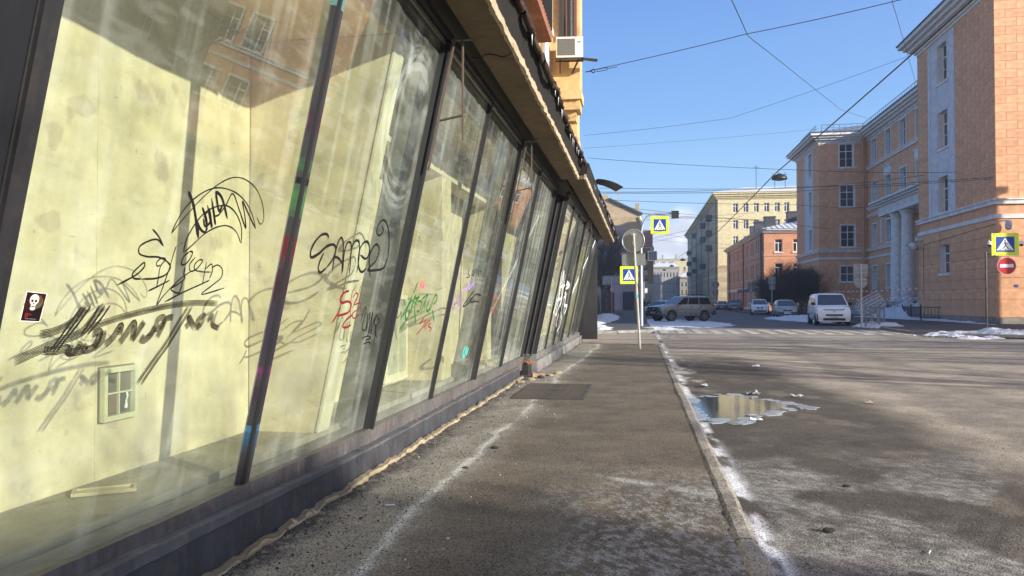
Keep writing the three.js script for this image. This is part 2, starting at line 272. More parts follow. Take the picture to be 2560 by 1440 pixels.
// kerb of the near pavement: worn granite stones, each its own
const kerb = ground('kerb');
{
  const r = rng(11), mats = [M.granite, std({ color: lin(0.56, 0.50, 0.41), map: tAsphalt, roughness: 0.85, bumpMap: tBump, bumpScale: 0.02 }), std({ color: lin(0.33, 0.30, 0.26), map: tAsphalt, roughness: 0.85, bumpMap: tBump, bumpScale: 0.02 })];
  for (let z = 4; z > -25; ) {
    const l = 0.7 + 0.55 * r(), g = new THREE.BoxGeometry(0.15, 0.22, l - 0.014, 4, 4, Math.max(4, Math.round(l / 0.09)));
    const p = g.attributes.position;
    for (let i = 0; i < p.count; i++) if (p.getY(i) > 0.1 && Math.abs(p.getX(i)) > 0.06) p.setY(i, p.getY(i) - 0.018 - 0.02 * vn(p.getZ(i) * 7 + z * 3, 4));
    obj('kerb_stone', put(rough(toCreasedNormals(g, 0.6), 0.018, 6, z), 0.635 + 0.014 * (r() - 0.5), -0.1 + 0.008 * (r() - 0.5), z - l / 2, 0.012 * (r() - 0.5)), mats[Math.floor(r() * 3)], kerb); z -= l;
  }
  for (let i = 0; i < 6; i++) { const a = i / 6 * Math.PI / 2, b = (i + 1) / 6 * Math.PI / 2; obj('kerb_stone', bar(V(-0.55 + 1.18 * Math.cos(a), -0.09, -25 - 0.75 * Math.sin(a)), V(-0.55 + 1.18 * Math.cos(b), -0.09, -25 - 0.75 * Math.sin(b)), 0.15, 0.2), mats[i % 3], kerb); }
}
// pavements beyond the junction
{
  const far = ground('pavement_far_left');
  obj('pavement_surface', [prismXZ([[-14, -36.4], [-2.2, -36.2], [-0.6, -36.8], [0.35, -38.4], [0.5, -41], [0.5, -200], [-14, -200]], -0.3, 0)], std({ color: lin(0.16, 0.15, 0.145), map: tAsphalt, roughness: 0.9 }), far);
  const ks = [[-2.2, -36.0], [-1.1, -36.25], [-0.3, -36.8], [0.3, -37.7], [0.62, -39.2], [0.66, -41], [0.66, -44], [0.66, -48]];
  for (let i = 0; i + 1 < ks.length; i++) obj('kerb_stone', bar(V(ks[i][0], -0.06, ks[i][1]), V(ks[i + 1][0], -0.06, ks[i + 1][1]), 0.17, 0.17), std({ color: lin(0.58, 0.54, 0.47), map: tAsphalt, roughness: 0.85 }), far);
  const right = ground('pavement_right');
  obj('pavement_surface', [prismXZ([[14.2, -200], [14.2, -47.2], [13.2, -42.5], [13.0, -38.5], [13.9, -35.2], [16.2, -33.2], [20, -32.2], [90, -31.2], [90, -200]], -0.3, 0.02)], std({ color: lin(0.12, 0.105, 0.095), map: tAsphalt, roughness: 0.9 }), right);
  const kr = [[14.1, -70], [14.1, -62], [14.1, -55], [14.1, -47.2], [13.1, -42.5], [12.9, -38.5], [13.8, -35.1], [16.1, -33.1], [20, -32.1], [24, -31.9], [28, -31.8]];
  for (let i = 0; i + 1 < kr.length; i++) obj('kerb_stone', bar(V(kr[i][0], -0.05, kr[i][1]), V(kr[i + 1][0], -0.05, kr[i + 1][1]), 0.19, 0.17), M.granite, right);
}
// lying snow and ice: low heaps that run out into the ground
function snowHeap(name, label, x, z, rx, rz, h, seed, y0, turn = 0, step = 0.16, mat = M.snow, cut = 0.36) {
  const xs = seq(-rx, rx, step), zs = seq(-rz, rz, step);
  const g = gridSheet(xs, zs, (a, b) => { const q = Math.sqrt((a / rx) ** 2 + (b / rz) ** 2), n = fbm(a * 1.1 + seed, b * 1.1 + seed * 3, 5); return h * (1.5 * (1 - q * q) * (0.35 + n) - cut + 0.5 * (n - 0.5) + 0.45 * (fbm(a * 3.2 + seed, b * 3.2, 4) - 0.5) + 0.3 * (fbm(a * 9 + seed, b * 9, 2) - 0.5)) ; }, () => [1, 1, 1]);
  g.deleteAttribute('color');
  const p = g.attributes.position, keep = [], id = g.index.array;
  for (let i = 0; i < id.length; i += 3) if (p.getY(id[i]) > -0.03 || p.getY(id[i + 1]) > -0.03 || p.getY(id[i + 2]) > -0.03) keep.push(id[i], id[i + 1], id[i + 2]);
  g.setIndex(keep); put(g, x, y0, z, turn); g.computeVertexNormals();
  const o = obj(name, g, mat, scene, true); o.name = numbered(name); o.userData.kind = 'stuff'; o.userData.label = label; return o;
}
snowHeap('snow', 'trodden snow under and before the silver off-roader', 2.7, -55.5, 3.9, 12, 0.09, 3, -0.1, 0.1, 0.16);
snowHeap('snow', 'bright snow at the foot of the crossing sign pole on the far corner', 0.9, -42.3, 1.5, 2.0, 0.12, 8, -0.08, -0.4, 0.09);
snowHeap('snow', 'sunlit snow beside the blue fence gate', -2.9, -40.5, 1.7, 4.5, 0.26, 5, 0, 0.1, 0.1);
snowHeap('snow', 'shaded snow bank along the dark blue fence', -2.9, -62, 1.3, 18, 0.34, 6, 0, 0, 0.2);
snowHeap('snow', 'snow strip on the kerb under the no entry sign', 16.4, -36.4, 4.2, 2.0, 0.22, 12, -0.02, 0.15, 0.09);
snowHeap('snow', 'thin snow left in the gutter by the right-hand corner', 14.2, -34.0, 1.6, 0.7, 0.12, 21, -0.1, 0.5, 0.1);
snowHeap('snow', 'snow by the grey railing next to the white van', 14.2, -47.5, 1.5, 2.2, 0.24, 14, -0.02, 0, 0.12);
snowHeap('snow', 'snow under the silver hatchback and beside it', 13.4, -66, 2.6, 10, 0.3, 15, -0.1, 0.05, 0.2);
snowHeap('snow', 'snow in front of the school steps', 21.5, -66, 1.0, 12, 0.16, 16, 0.02, 0.1, 0.2);
snowHeap('snow', 'snow strip along the base of the school wall', 21.9, -57, 0.45, 7, 0.1, 17, 0.02, -0.02, 0.12);
// the puddle in the gutter: meltwater with a thin icy margin
{
  const pts = [[0.78, -11.8], [1.0, -12.35], [1.45, -12.75], [1.9, -12.35], [2.3, -11.75], [2.42, -11.35], [2.0, -11.1], [1.75, -10.55], [1.42, -10.35], [1.35, -9.95], [1.15, -9.62], [1.02, -9.98], [0.86, -9.8], [0.78, -10.4]];
  const cv = new THREE.CatmullRomCurve3(pts.map(([x, z]) => V(x, 0, z)), true), sh = [], r = rng(2);
  for (let i = 0; i < 300; i++) { const q = cv.getPointAt(i / 300); const a = 0.13 * (fbm(q.x * 7, q.z * 7, 3) - 0.5) + 0.1 * (vn(i * 0.35, 3) - 0.5); sh.push([q.x + a, q.z + a * 0.8]); }
  struct('puddle', [prismXZ(sh, -0.112, -0.0935)], new THREE.MeshPhysicalMaterial({ color: lin(0.02, 0.02, 0.021), roughness: 0.035, ior: 1.6, specularIntensity: 1, bumpMap: tGrainBump, bumpScale: 0.0004 }));
  const ice = []; for (let i = 0; i < 70; i++) { const q = cv.getPointAt(r()), s = 0.02 + 0.09 * r(), sh2 = []; const k0 = r() * 9; for (let k = 0; k < 9; k++) sh2.push([q.x + 0.25 * (r() - 0.6) * 0.6 + s * Math.cos(k / 9 * 6.28) * (0.6 + 0.8 * vn(k0 + k, i)), q.z + 0.1 * (i % 3 - 1) + s * 1.6 * Math.sin(k / 9 * 6.28) * (0.6 + 0.8 * vn(k0 + k, i + 50))]); ice.push(prismXZ(sh2, -0.11, -0.0915 + 0.002 * r())); }
  struct('ice', ice, plain(0.30, 0.31, 0.32, 0.25), 'stuff').userData.label = 'broken ice crust round the gutter puddle';
}
// crumbs of grit by the plinth and over the gutter
{
  const r = rng(77), one = mergeVertices(new THREE.IcosahedronGeometry(1, 0).deleteAttribute('uv').deleteAttribute('normal')); one.computeVertexNormals();
  const make = (name, n, mat, place, label) => { const im = new THREE.InstancedMesh(one, mat, n), q = new THREE.Object3D(); im.name = numbered(name); im.userData.kind = 'stuff'; im.userData.label = label; im.castShadow = im.receiveShadow = true; for (let i = 0; i < n; i++) { const [x, y, z, s] = place(); q.position.set(x, y, z); q.scale.set(s * (0.7 + r()), s * (0.4 + 0.5 * r()), s * (0.7 + r())); q.rotation.set(r() * 3, r() * 6, r() * 3); q.updateMatrix(); im.setMatrixAt(i, q.matrix); } scene.add(im); };
  make('grit', 3600, plain(0.05, 0.045, 0.04, 0.95), () => [-2.19 + Math.pow(r(), 2.2) * 0.75, 0.004, -1 - 13 * Math.pow(r(), 1.3), 0.0025 + 0.008 * r() * r() * r()], 'dark grit along the foot of the plinth');
  make('gravel', 350, plain(0.42, 0.38, 0.32, 0.95), () => [-2.18 + r() * 1.2, 0.004, -2 - 22 * r(), 0.003 + 0.008 * r() * r()], 'pale crumbs of plaster on the pavement');
  make('gravel', 900, plain(0.13, 0.115, 0.1, 0.95), () => [0.75 + Math.pow(r(), 1.6) * 3.5, -0.096, -2.5 - 16 * r(), 0.002 + 0.006 * r() * r()], 'loose grit in the gutter');
}

// ---------------------------------------------------------------- the glass pavilion along the pavement
const LEAN = V(0.2055, 0.9787, 0), OUT = V(0.9787, -0.2055, 0);
const onGlass = (X0, z, v, off = 0) => V(X0 + LEAN.x * v + OUT.x * off, 0.36 + LEAN.y * v + OUT.y * off, -z);
const VT = 3.44;                                     // slope length of the glass
const pavilion = thing('glass_pavilion', 'long derelict glass-fronted pavilion with outward-leaning windows, graffiti and crumbling canopy', 'pavilion', [-2.3, 0, -3]);
const PO = V(2.3, 0, 3);
const pobj = (name, geos, mat, parent = pavilion, keepUv = false) => { const o = obj(name, geos, mat, parent, keepUv); o.geometry.translate(PO.x, PO.y, PO.z); return o; };
const dirt = tex(1024, (u, v) => {                   // how clear the glass is: wipe marks, run-down dirt, film at the edges
  const runs = fbm(u * 150, v * 3.2, 4), film = fbm(u * 14, v * 7, 5), fine = fbm(u * 70, v * 60, 3);
  let t = 0.95 - 0.10 * sst(0.4, 0.8, film) - 0.09 * sst(0.52, 0.78, runs) - 0.05 * sst(0.5, 0.75, fine);
  t -= 0.10 * sst(0.09, 0.0, v + 0.03 * (film - 0.5));
  const x = u * 12.4, y = v * 3.44, a = Math.atan2(y - 2.55, (x - 3.45) * 1.1), d = Math.hypot((x - 3.45) * 1.1, y - 2.55);   // a big milky wiping arc on the third pane
  const sw = sst(0.62, 0.5, Math.abs(d - 0.55) / 0.5 + 0.35) * sst(0.30, 0.58, fbm(a * 2.2 + d * 3, d * 26, 4)) * sst(3.9, 3.4, x);
  t -= 0.16 * sw;
  t -= 0.2 * sst(0.42, 0.72, fbm(x * 3 + 4 + 0.8 * fbm(y * 3, x * 3, 3), y * 5 + 1.4 * fbm(x * 4, y * 2, 3), 4)) * sst(2.75, 3.1, x) * sst(4.1, 3.7, x) * sst(2.2, 3, y);
  t -= 0.22 * sst(0.45, 0.72, fbm(u * 190, v * 2.4 + 5, 4)) * sst(8.6, 9.6, x);                 // grubbier far panes
  return clamp(t, 0.35, 0.97);
}, false);
dirt.wrapS = dirt.wrapT = THREE.MirroredRepeatWrapping;
const glassMat = new THREE.MeshPhysicalMaterial({ color: lin(0.85, 0.91, 0.80), roughness: 0, transmission: 1, thickness: 0, ior: 1.78, transmissionMap: dirt, side: THREE.DoubleSide });
function pane(X0, z0, z1, label) {
  const c = [onGlass(X0, z0, 0), onGlass(X0, z1, 0), onGlass(X0, z1, VT), onGlass(X0, z0, VT)].map((p) => p.add(PO));
  const g = quads([c]); const uv = []; const q = [[z0, 0], [z1, 0], [z1, VT], [z0, 0], [z1, VT], [z0, VT]];
  for (const [z, v] of q) uv.push((z - 2.3) / 12.4, v / 3.44);
  g.setAttribute('uv', new THREE.Float32BufferAttribute(uv, 2));
  const m = obj('glass_pane', g, glassMat, pavilion, true); if (label) m.userData.label = label; return m;
}
const POSTS = [[2.12, 0.10, 0.05], [4.09, 0.1, 0.055], [6.17, 0.15, 0.09], [8.12, 0.07, 0.055], [10.25, 0.12, 0.085], [12.37, 0.07, 0.06], [14.62, 0.09, 0.06]], POSTS2 = [[15.5, 0.1, 0.06], [17.15, 0.06, 0.045], [18.8, 0.06, 0.045], [20.6, 0.09, 0.07], [22.75, 0.06, 0.045], [24.7, 0.07, 0.045], [26.6, 0.1, 0.06]];
const paneLabels = ['first big pane, with a skull sticker and three black tags', 'second pane, with black, red and scribbled tags', 'third pane, with green and maroon tags', 'fourth pane, with small purple and black tags'];
const panes = POSTS.slice(0, -1).map(([z], i) => pane(-2.36, z, POSTS[i + 1][0], paneLabels[i]));
const panes2 = POSTS2.slice(0, -1).map(([z], i) => pane(-2.2, z, POSTS2[i + 1][0], i === 1 ? 'pane sprayed with white graffiti' : undefined));
function post(X0, z, w, d, n) {
  const g = [bar(onGlass(X0, z, -0.06, d * 0.3 - 0.008), onGlass(X0, z, VT + 0.03, d * 0.3 - 0.008), d * 0.6, w)];
  g.push(bar(onGlass(X0, z - w * 0.22, 0, d * 0.8 - 0.01), onGlass(X0, z - w * 0.22, VT, d * 0.8 - 0.01), d * 0.4, w > 0.1 ? 0.028 : w * 0.4));
  return pobj('post', g, n % 3 === 2 ? M.darkMetal : M.dark);
}
POSTS.forEach(([z, w, d], i) => { if (i !== 1) post(-2.36, z, w, d, i); });
POSTS2.forEach(([z, w, d], i) => post(-2.2, z, w, d, i + 1));
{                                                   // the sprayed post between the first two panes
  const N = 90, w = 0.1, g = [], base = [0.035, 0.033, 0.038];
  const blots = [[2.95, 0.07, [0.10, 0.24, 0.24]], [2.2, 0.08, [0.04, 0.015, 0.03]], [1.93, 0.035, [0.03, 0.08, 0.035]], [1.84, 0.03, [0.004, 0.004, 0.005]], [1.72, 0.09, [0.05, 0.14, 0.05]], [1.44, 0.075, [0.09, 0.007, 0.012]], [1.2, 0.12, [0.035, 0.008, 0.02]], [0.95, 0.2, [0.03, 0.02, 0.042]], [0.70, 0.035, [0.13, 0.018, 0.085]], [0.56, 0.05, [0.04, 0.015, 0.04]], [0.34, 0.035, [0.03, 0.13, 0.24]], [0.28, 0.05, [0.02, 0.06, 0.12]]];
  for (let i = 0; i < N; i++) {
    const v0 = -0.06 + (VT + 0.09) * i / N, v1 = -0.06 + (VT + 0.09) * (i + 1) / N, vm = (v0 + v1) / 2;
    const b = bar(onGlass(-2.36, 4.09, v0, 0.012), onGlass(-2.36, 4.09, v1, 0.012), 0.04, w);
    let c = base.slice(); for (const [v, s, k] of blots) { const a = clamp(1.35 * Math.exp(-Math.pow((vm - v) / s, 4)) - 0.35 * vn(vm * 60, v * 9), 0, 1) * 0.85; c = mix3(c, k, a); }
    const n = b.attributes.position.count, col = new Float32Array(n * 3);
    for (let k = 0; k < n; k++) col.set(c, 3 * k);
    b.setAttribute('color', new THREE.BufferAttribute(col, 3)); g.push(b);
  }
  pobj('post', g, std({ color: lin(1.5, 1.5, 1.5), vertexColors: true, map: tGrain, roughness: 0.4 })).userData.label = 'post sprayed with green, red, pink and blue paint';
  pobj('post_edge', [bar(onGlass(-2.36, 4.055, 0, 0.042), onGlass(-2.36, 4.055, VT, 0.042), 0.02, 0.024)], M.darkMetal);
}
// head rail, sills, plinth
for (const [X0, a, b] of [[-2.36, 2.2, 14.68], [-2.2, 15.44, 26.66]]) {
  pobj('head_rail', [bar(onGlass(X0, a, VT, 0.02), onGlass(X0, b, VT, 0.02), 0.1, 0.07)], M.darkMetal);
  pobj('glazing_bead', [bar(onGlass(X0, a, VT - 0.06, 0.03), onGlass(X0, b, VT - 0.06, 0.03), 0.02, 0.03)], M.steel);
}
{
  const longBox = (x0, x1, y0, y1, z0, z1, n, top) => { const g = new THREE.BoxGeometry(x1 - x0, y1 - y0, z1 - z0, 2, 2, n).translate((x0 + x1) / 2, (y0 + y1) / 2, -(z0 + z1) / 2), p = g.attributes.position; for (let i = 0; i < p.count; i++) if (p.getY(i) > (y0 + y1) / 2 - 0.01) p.setY(i, p.getY(i) + top * sst(-6.5, -2.4, p.getZ(i)) * (p.getY(i) > y1 - 0.01 ? 1 : 0.5)); return g; };
  pobj('sill', [rough(toCreasedNormals(longBox(-2.5, -2.305, 0.1, 0.352, 0, 14.72, 160, 0.03), 0.7), 0.012, 5)], std({ color: lin(0.17, 0.16, 0.155), map: tGrime, roughness: 0.55, bumpMap: tBump, bumpScale: 0.015 }));
  pobj('plinth', [rough(toCreasedNormals(longBox(-2.9, -2.232, -0.12, 0.222, 0, 13.75, 240, 0.085), 0.7), 0.016, 4, 3)], M.plinth);
  pobj('plinth_cap', [rough(toCreasedNormals(longBox(-2.30, -2.222, 0.21, 0.228, 0, 13.72, 240, 0.085), 0.7), 0.014, 7, 9)], std({ color: lin(0.15, 0.155, 0.165), map: tGrime, roughness: 0.7 }));
  pobj('sill', [rough(toCreasedNormals(longBox(-2.5, -2.15, 0.1, 0.35, 15.4, 26.8, 90, 0), 0.7), 0.012, 5)], std({ color: lin(0.24, 0.23, 0.22), map: tGrime, roughness: 0.6 }));
  const r = rng(9);
  for (let z = 15.1; z < 27; z += 1.18) pobj('plinth_panel', [rough(toCreasedNormals(longBox(-2.7, -2.08 + 0.01 * r(), -0.12, 0.235, z, Math.min(z + 1.17, 27), 8, 0), 0.7), 0.01, 3, z)], M.plinthPale);
  pobj('plinth_block', [longBox(-2.6, -2.19, -0.1, 0.2, 14.5, 15.02, 4, 0)], M.darkMetal);
  // crumbling mortar fillet where plinth and pavement meet
  const pts = []; for (let i = 0; i <= 120; i++) pts.push(V(-2.215 + 0.03 * (fbm(i * 0.31, 2, 3) - 0.5), 0.0 + 0.02 * fbm(i * 0.4, 9, 3), -1 - i * 0.108));
  pobj('mortar_fillet', [rough(tube(pts, 0.034, 6, 420), 0.05, 11)], M.mortar);
  const rub = []; for (let i = 0; i < 46; i++) rub.push(put(new THREE.DodecahedronGeometry(0.012 + 0.026 * r(), 0), -2.3 + 0.14 * r(), 0.20 + 0.06 * r() * r() + 0.03 * r(), -14.55 - 0.4 * r(), r() * 6, r() * 6));
  pobj('brick_rubble', rub, std({ color: lin(0.30, 0.14, 0.075), map: tGrime, roughness: 0.95 }));
  const rust = []; for (let i = 0; i < 70; i++) { const z = 3 + 11.2 * Math.pow(r(), 0.45); rust.push(put(new THREE.DodecahedronGeometry(0.004 + 0.011 * r() * r(), 0), -2.29 + 0.05 * r(), 0.232 + 0.01 * r(), -z, r() * 6, r() * 6)); }
  pobj('rust_flakes', rust, std({ color: lin(0.26, 0.11, 0.06), roughness: 0.95 })).userData.kind = 'stuff';
}
// blind dark cladding: before the first pane, between the two glazed runs, and the far end
pobj('cladding', [bar(onGlass(-2.36, 1.1, -0.3, -0.02), onGlass(-2.36, 1.1, 3.7, -0.02), 0.05, 1.94), bar(onGlass(-2.36, -1.6, -0.3, -0.02), onGlass(-2.36, -1.6, 3.7, -0.02), 0.05, 4)], std({ color: lin(0.007, 0.0065, 0.006), map: tGrime, roughness: 0.95, bumpMap: tBump, bumpScale: 0.03 }));
pobj('cladding_strip', [bar(onGlass(-2.36, 1.95, -0.1, 0.03), onGlass(-2.36, 1.95, 3.5, 0.03), 0.05, 0.16)], std({ color: lin(0.011, 0.0125, 0.017), map: tGrime, roughness: 0.6 }));
pobj('cladding', [span(-3.3, -1.52, 0.1, 3.8, -26.95, -26.7)], M.dark);
pobj('return_panel', [bar(onGlass(-2.2, 15.43, -0.25, -0.3), onGlass(-2.2, 15.43, 3.36, -0.3), 0.62, 0.04)], M.dark); pobj('return_panel', [bar(onGlass(-2.36, 14.72, -0.2, -0.3), onGlass(-2.36, 14.72, 3.36, -0.3), 0.55, 0.03)], M.dark);
pobj('cladding', [bar(onGlass(-2.2, 15.06, -0.2, -0.42), onGlass(-2.2, 15.06, 3.36, -0.42), 0.04, 0.78)], M.dark);
for (const o of [-0.04, -0.15, -0.27]) pobj('cladding_strip', [bar(onGlass(-2.2, 15.4, -0.1, o), onGlass(-2.2, 15.4, 3.3, o), 0.022, 0.03)], std({ color: lin(0.11, 0.105, 0.10), map: tGrime, roughness: 0.5 }));
// interior: cream display space behind the glass
{
  for (const [a, b] of [[0.4, 3.93], [3.933, 5.68], [5.9, 8.2], [8.203, 11.4], [11.403, 14.7]]) pobj('wall_panel', [span(-3.36, -3.2, 0.2, 3.95, -a, -b)], M.cream);
  for (const [a, b] of [[15.0, 19.4], [19.403, 23], [23.003, 26.7]]) pobj('wall_panel', [span(-3.2, -3.04, 0.2, 3.95, -a, -b)], M.cream);
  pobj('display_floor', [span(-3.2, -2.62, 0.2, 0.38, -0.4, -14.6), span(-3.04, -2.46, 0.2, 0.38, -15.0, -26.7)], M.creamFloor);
  pobj('sill_pan', [span(-2.615, -2.38, 0.2, 0.325, -0.4, -14.6), span(-2.455, -2.22, 0.2, 0.325, -15, -26.7)], std({ color: lin(0.13, 0.155, 0.15), map: tGrime, roughness: 0.5 }));
  pobj('inner_ceiling', [span(-3.2, -1.98, 3.62, 3.72, -0.4, -14.6), span(-3.04, -1.82, 3.62, 3.72, -15, -26.7)], M.cream);
  const pw = (z, t, sx = 0, m = M.cream) => pobj('partition', [new THREE.ExtrudeGeometry(new THREE.Shape([[-3.2, 0.38], [-2.612, 0.38], [-1.935, 3.61], [-3.2, 3.61]].map(([x, y]) => new THREE.Vector2(x + sx, y))), { depth: t, bevelEnabled: false }).translate(0, 0, -z - t)], m);
  pw(5.69, 0.2); pobj('partition_edge', [bar(V(-2.595, 0.385, -5.79), V(-1.922, 3.6, -5.79), 0.02, 0.22)], M.creamPale);
  pw(0.38, 0.1); pw(26.55, 0.1, 0.16);
  const fin = std({ color: lin(0.17, 0.165, 0.125), map: tGrain, roughness: 0.7 });
  for (const z of [6.22, 10.3, 14.55]) pobj('fin', [bar(onGlass(-2.36, z, -0.05, -0.17), onGlass(-2.36, z, 3.3, -0.17), 0.27, 0.06)], fin);
  for (const z of [20.66]) pobj('fin', [bar(onGlass(-2.2, z, -0.05, -0.17), onGlass(-2.2, z, 3.3, -0.17), 0.27, 0.06)], fin);
  pobj('beam', [span(-2.95, -2.65, 3.17, 3.36, -5.93, -14.5)], M.cream);
  pobj('pillar', [span(-3.2, -2.655, 0.38, 3.17, -9.75, -10.25)], M.cream);
  pobj('pillar', [span(-3.2, -2.75, 0.38, 3.17, -13.2, -13.6)], M.cream);
  const hatch = pobj('cupboard_hatch', [span(-3.2, -3.16, 0.52, 1.48, -8.93, -9.66)], std({ color: lin(0.44, 0.45, 0.36), map: tPlaster, roughness: 0.7 }));
  pobj('hatch_frame', [span(-3.2, -3.13, 0.42, 0.52, -8.85, -9.74), span(-3.2, -3.13, 1.48, 1.54, -8.85, -9.74), span(-3.2, -3.13, 0.52, 1.48, -8.85, -8.93), span(-3.2, -3.13, 0.52, 1.48, -9.66, -9.74), span(-3.16, -3.14, 0.52, 1.48, -9.38, -9.4)], M.creamPale, hatch);
  // the little cream casement set low in the back wall
  const win = pobj('small_window', [span(-3.2, -3.19, 0.735, 1.035, -3.965, -4.245)], std({ color: lin(0.60, 0.58, 0.42), map: tPlaster, roughness: 0.8 }));
  const fm = std({ color: lin(0.74, 0.72, 0.50), map: tGrain, roughness: 0.6 }), bar4 = (y0, y1, z0, z1, x1 = -3.155) => pobj('frame_bar', [span(-3.19, x1, y0, y1, -z0, -z1)], fm, win);
  bar4(0.725, 0.757, 3.955, 4.255); bar4(1.018, 1.05, 3.955, 4.255); bar4(0.757, 1.018, 3.955, 3.983); bar4(0.757, 1.018, 4.227, 4.255); bar4(0.885, 0.895, 3.985, 4.225, -3.17); bar4(0.757, 1.016, 4.1, 4.11, -3.172);
  pobj('frame_shadow_gap', [span(-3.199, -3.188, 0.718, 1.057, -3.948, -4.262)], plain(0.12, 0.11, 0.08, 0.9), win);
  pobj('pane', [span(-3.189, -3.184, 0.77, 0.88, -4.03, -4.095)], std({ color: lin(0.20, 0.14, 0.10), roughness: 0.4 }), win);
  pobj('pane', [span(-3.189, -3.184, 0.77, 0.88, -4.115, -4.17)], plain(0.05, 0.05, 0.05, 0.5), win); pobj('torn_paper', [rough(new THREE.BoxGeometry(0.004, 0.1, 0.02, 1, 8, 2).translate(-3.18, 0.83, -4.18), 0.02, 30)], M.whitePaint, win);
}
// canopy: concrete slab, ragged fascia, rotten roof edge
{
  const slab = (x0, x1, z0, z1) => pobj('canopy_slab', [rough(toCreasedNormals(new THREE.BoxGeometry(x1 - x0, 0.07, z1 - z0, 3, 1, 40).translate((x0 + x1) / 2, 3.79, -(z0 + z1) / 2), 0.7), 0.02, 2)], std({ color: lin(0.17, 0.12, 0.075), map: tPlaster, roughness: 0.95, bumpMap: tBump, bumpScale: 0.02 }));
  slab(-1.46, -1.16, -4, 13.9); slab(-1.34, -1.03, 13.93, 29.2);
  const r = rng(4);
  const edge = (x, z0, z1) => { for (let z = z0; z < z1; ) { const l = Math.min(0.5 + 0.9 * r(), z1 - z); pobj('fascia_piece', [rough(new THREE.BoxGeometry(0.035, 0.075 + 0.02 * r(), l, 2, 3, 12).translate(x + 0.008 * r(), 3.795, -z - l / 2), 0.035, 9, z)], M.fascia); z += l; } };
  edge(-1.145, -3, 13.9); edge(-1.015, 13.93, 29.2);
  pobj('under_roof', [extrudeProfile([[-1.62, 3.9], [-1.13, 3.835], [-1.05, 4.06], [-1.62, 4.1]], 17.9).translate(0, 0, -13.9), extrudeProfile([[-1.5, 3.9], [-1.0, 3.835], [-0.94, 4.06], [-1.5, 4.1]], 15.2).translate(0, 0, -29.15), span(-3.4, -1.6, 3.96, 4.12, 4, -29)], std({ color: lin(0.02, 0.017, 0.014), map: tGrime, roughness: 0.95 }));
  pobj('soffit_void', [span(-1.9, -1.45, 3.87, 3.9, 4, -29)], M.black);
  const ex = (z) => (z < 12 ? -1.03 : z < 19 ? lerp(-1.03, -0.95, (z - 12) / 7) : lerp(-0.95, -0.87, clamp((z - 19) / 10, 0, 1)));
  for (let z = -3; z < 29.3; ) {
    const l = 0.55 + 0.5 * r(), x = ex(z + l / 2) + 0.03 * (r() - 0.5), y = 4.05 + 0.05 * (r() - 0.5), t = 0.06 * (r() - 0.5);
    const g = extrudeProfile([[x, y + t], [x + 0.02, y + 0.045 + t], [x - 0.75, y + 0.42], [x - 0.75, y + 0.36]], l + 0.05).translate(0, 0, -z - l);
    pobj('roof_sheet', [rough(g, 0.03, 3, z)], M.tin);
    if (r() > 0.25) pobj('roof_lip', [rough(tube([V(x, y - 0.02, -z), V(x + 0.02, y - 0.05 * r(), -z - l * 0.5), V(x, y - 0.01, -z - l)], 0.03, 5, 10), 0.05, 14, z)], std({ color: lin(0.10, 0.06, 0.04), map: tGrime, roughness: 0.95 }));
    if (r() > 0.5) for (let k = 0; k < 2; k++) pobj('icicle', [new THREE.ConeGeometry(0.007, 0.06 + 0.2 * r() * r(), 5).rotateX(Math.PI).translate(x + 0.01, y - 0.1, -z - l * r())], plain(0.8, 0.84, 0.9, 0.15));
    z += l;
  }
  const flap = new THREE.PlaneGeometry(0.62, 1.1, 4, 6).rotateX(-Math.PI / 2); { const p = flap.attributes.position; for (let i = 0; i < p.count; i++) p.setY(i, p.getY(i) - 0.5 * Math.pow(p.getX(i) + 0.31, 2)); }
  pobj('bent_flap', [put(flap, -0.78, 4.36, -18.0, 0.2, 0.05)], M.roofDark).userData.label = 'bent sheet of tin sticking out of the roof edge';
  // stays that once carried the blinds
  for (const [X0, z] of [[-2.36, 6.17], [-2.36, 10.25], [-2.2, 20.6]]) {
    const top = onGlass(X0, z - 0.04, VT, 0.17);
    const stay = pobj('window_stay', [bar(top, V(top.x, top.y - 0.86, top.z), 0.012, 0.032), bar(onGlass(X0, z - 0.04, 2.72, 0.1), V(top.x, onGlass(X0, z, 2.72).y + 0.02, top.z), 0.012, 0.03), bar(onGlass(X0, z - 0.1, 2.28, 0.12), onGlass(X0, z - 0.1, VT, 0.12), 0.012, 0.03)], std({ color: lin(0.15, 0.11, 0.08), map: tGrime, roughness: 0.7 }));
    pobj('pin', [bar(V(top.x - 0.1, top.y, top.z), V(top.x + 0.08, top.y, top.z), 0.025, 0.025, 8)], M.steel, stay);
  }
  const crack = []; for (let i = 0; i < 9; i++) crack.push(V(-1.56 + i * 0.05, 3.748 + 0.004 * (i % 2), -6.75 - 0.05 * Math.sin(i * 1.3)));
  pobj('crack', [tube(crack, 0.005, 4)], M.black);
}
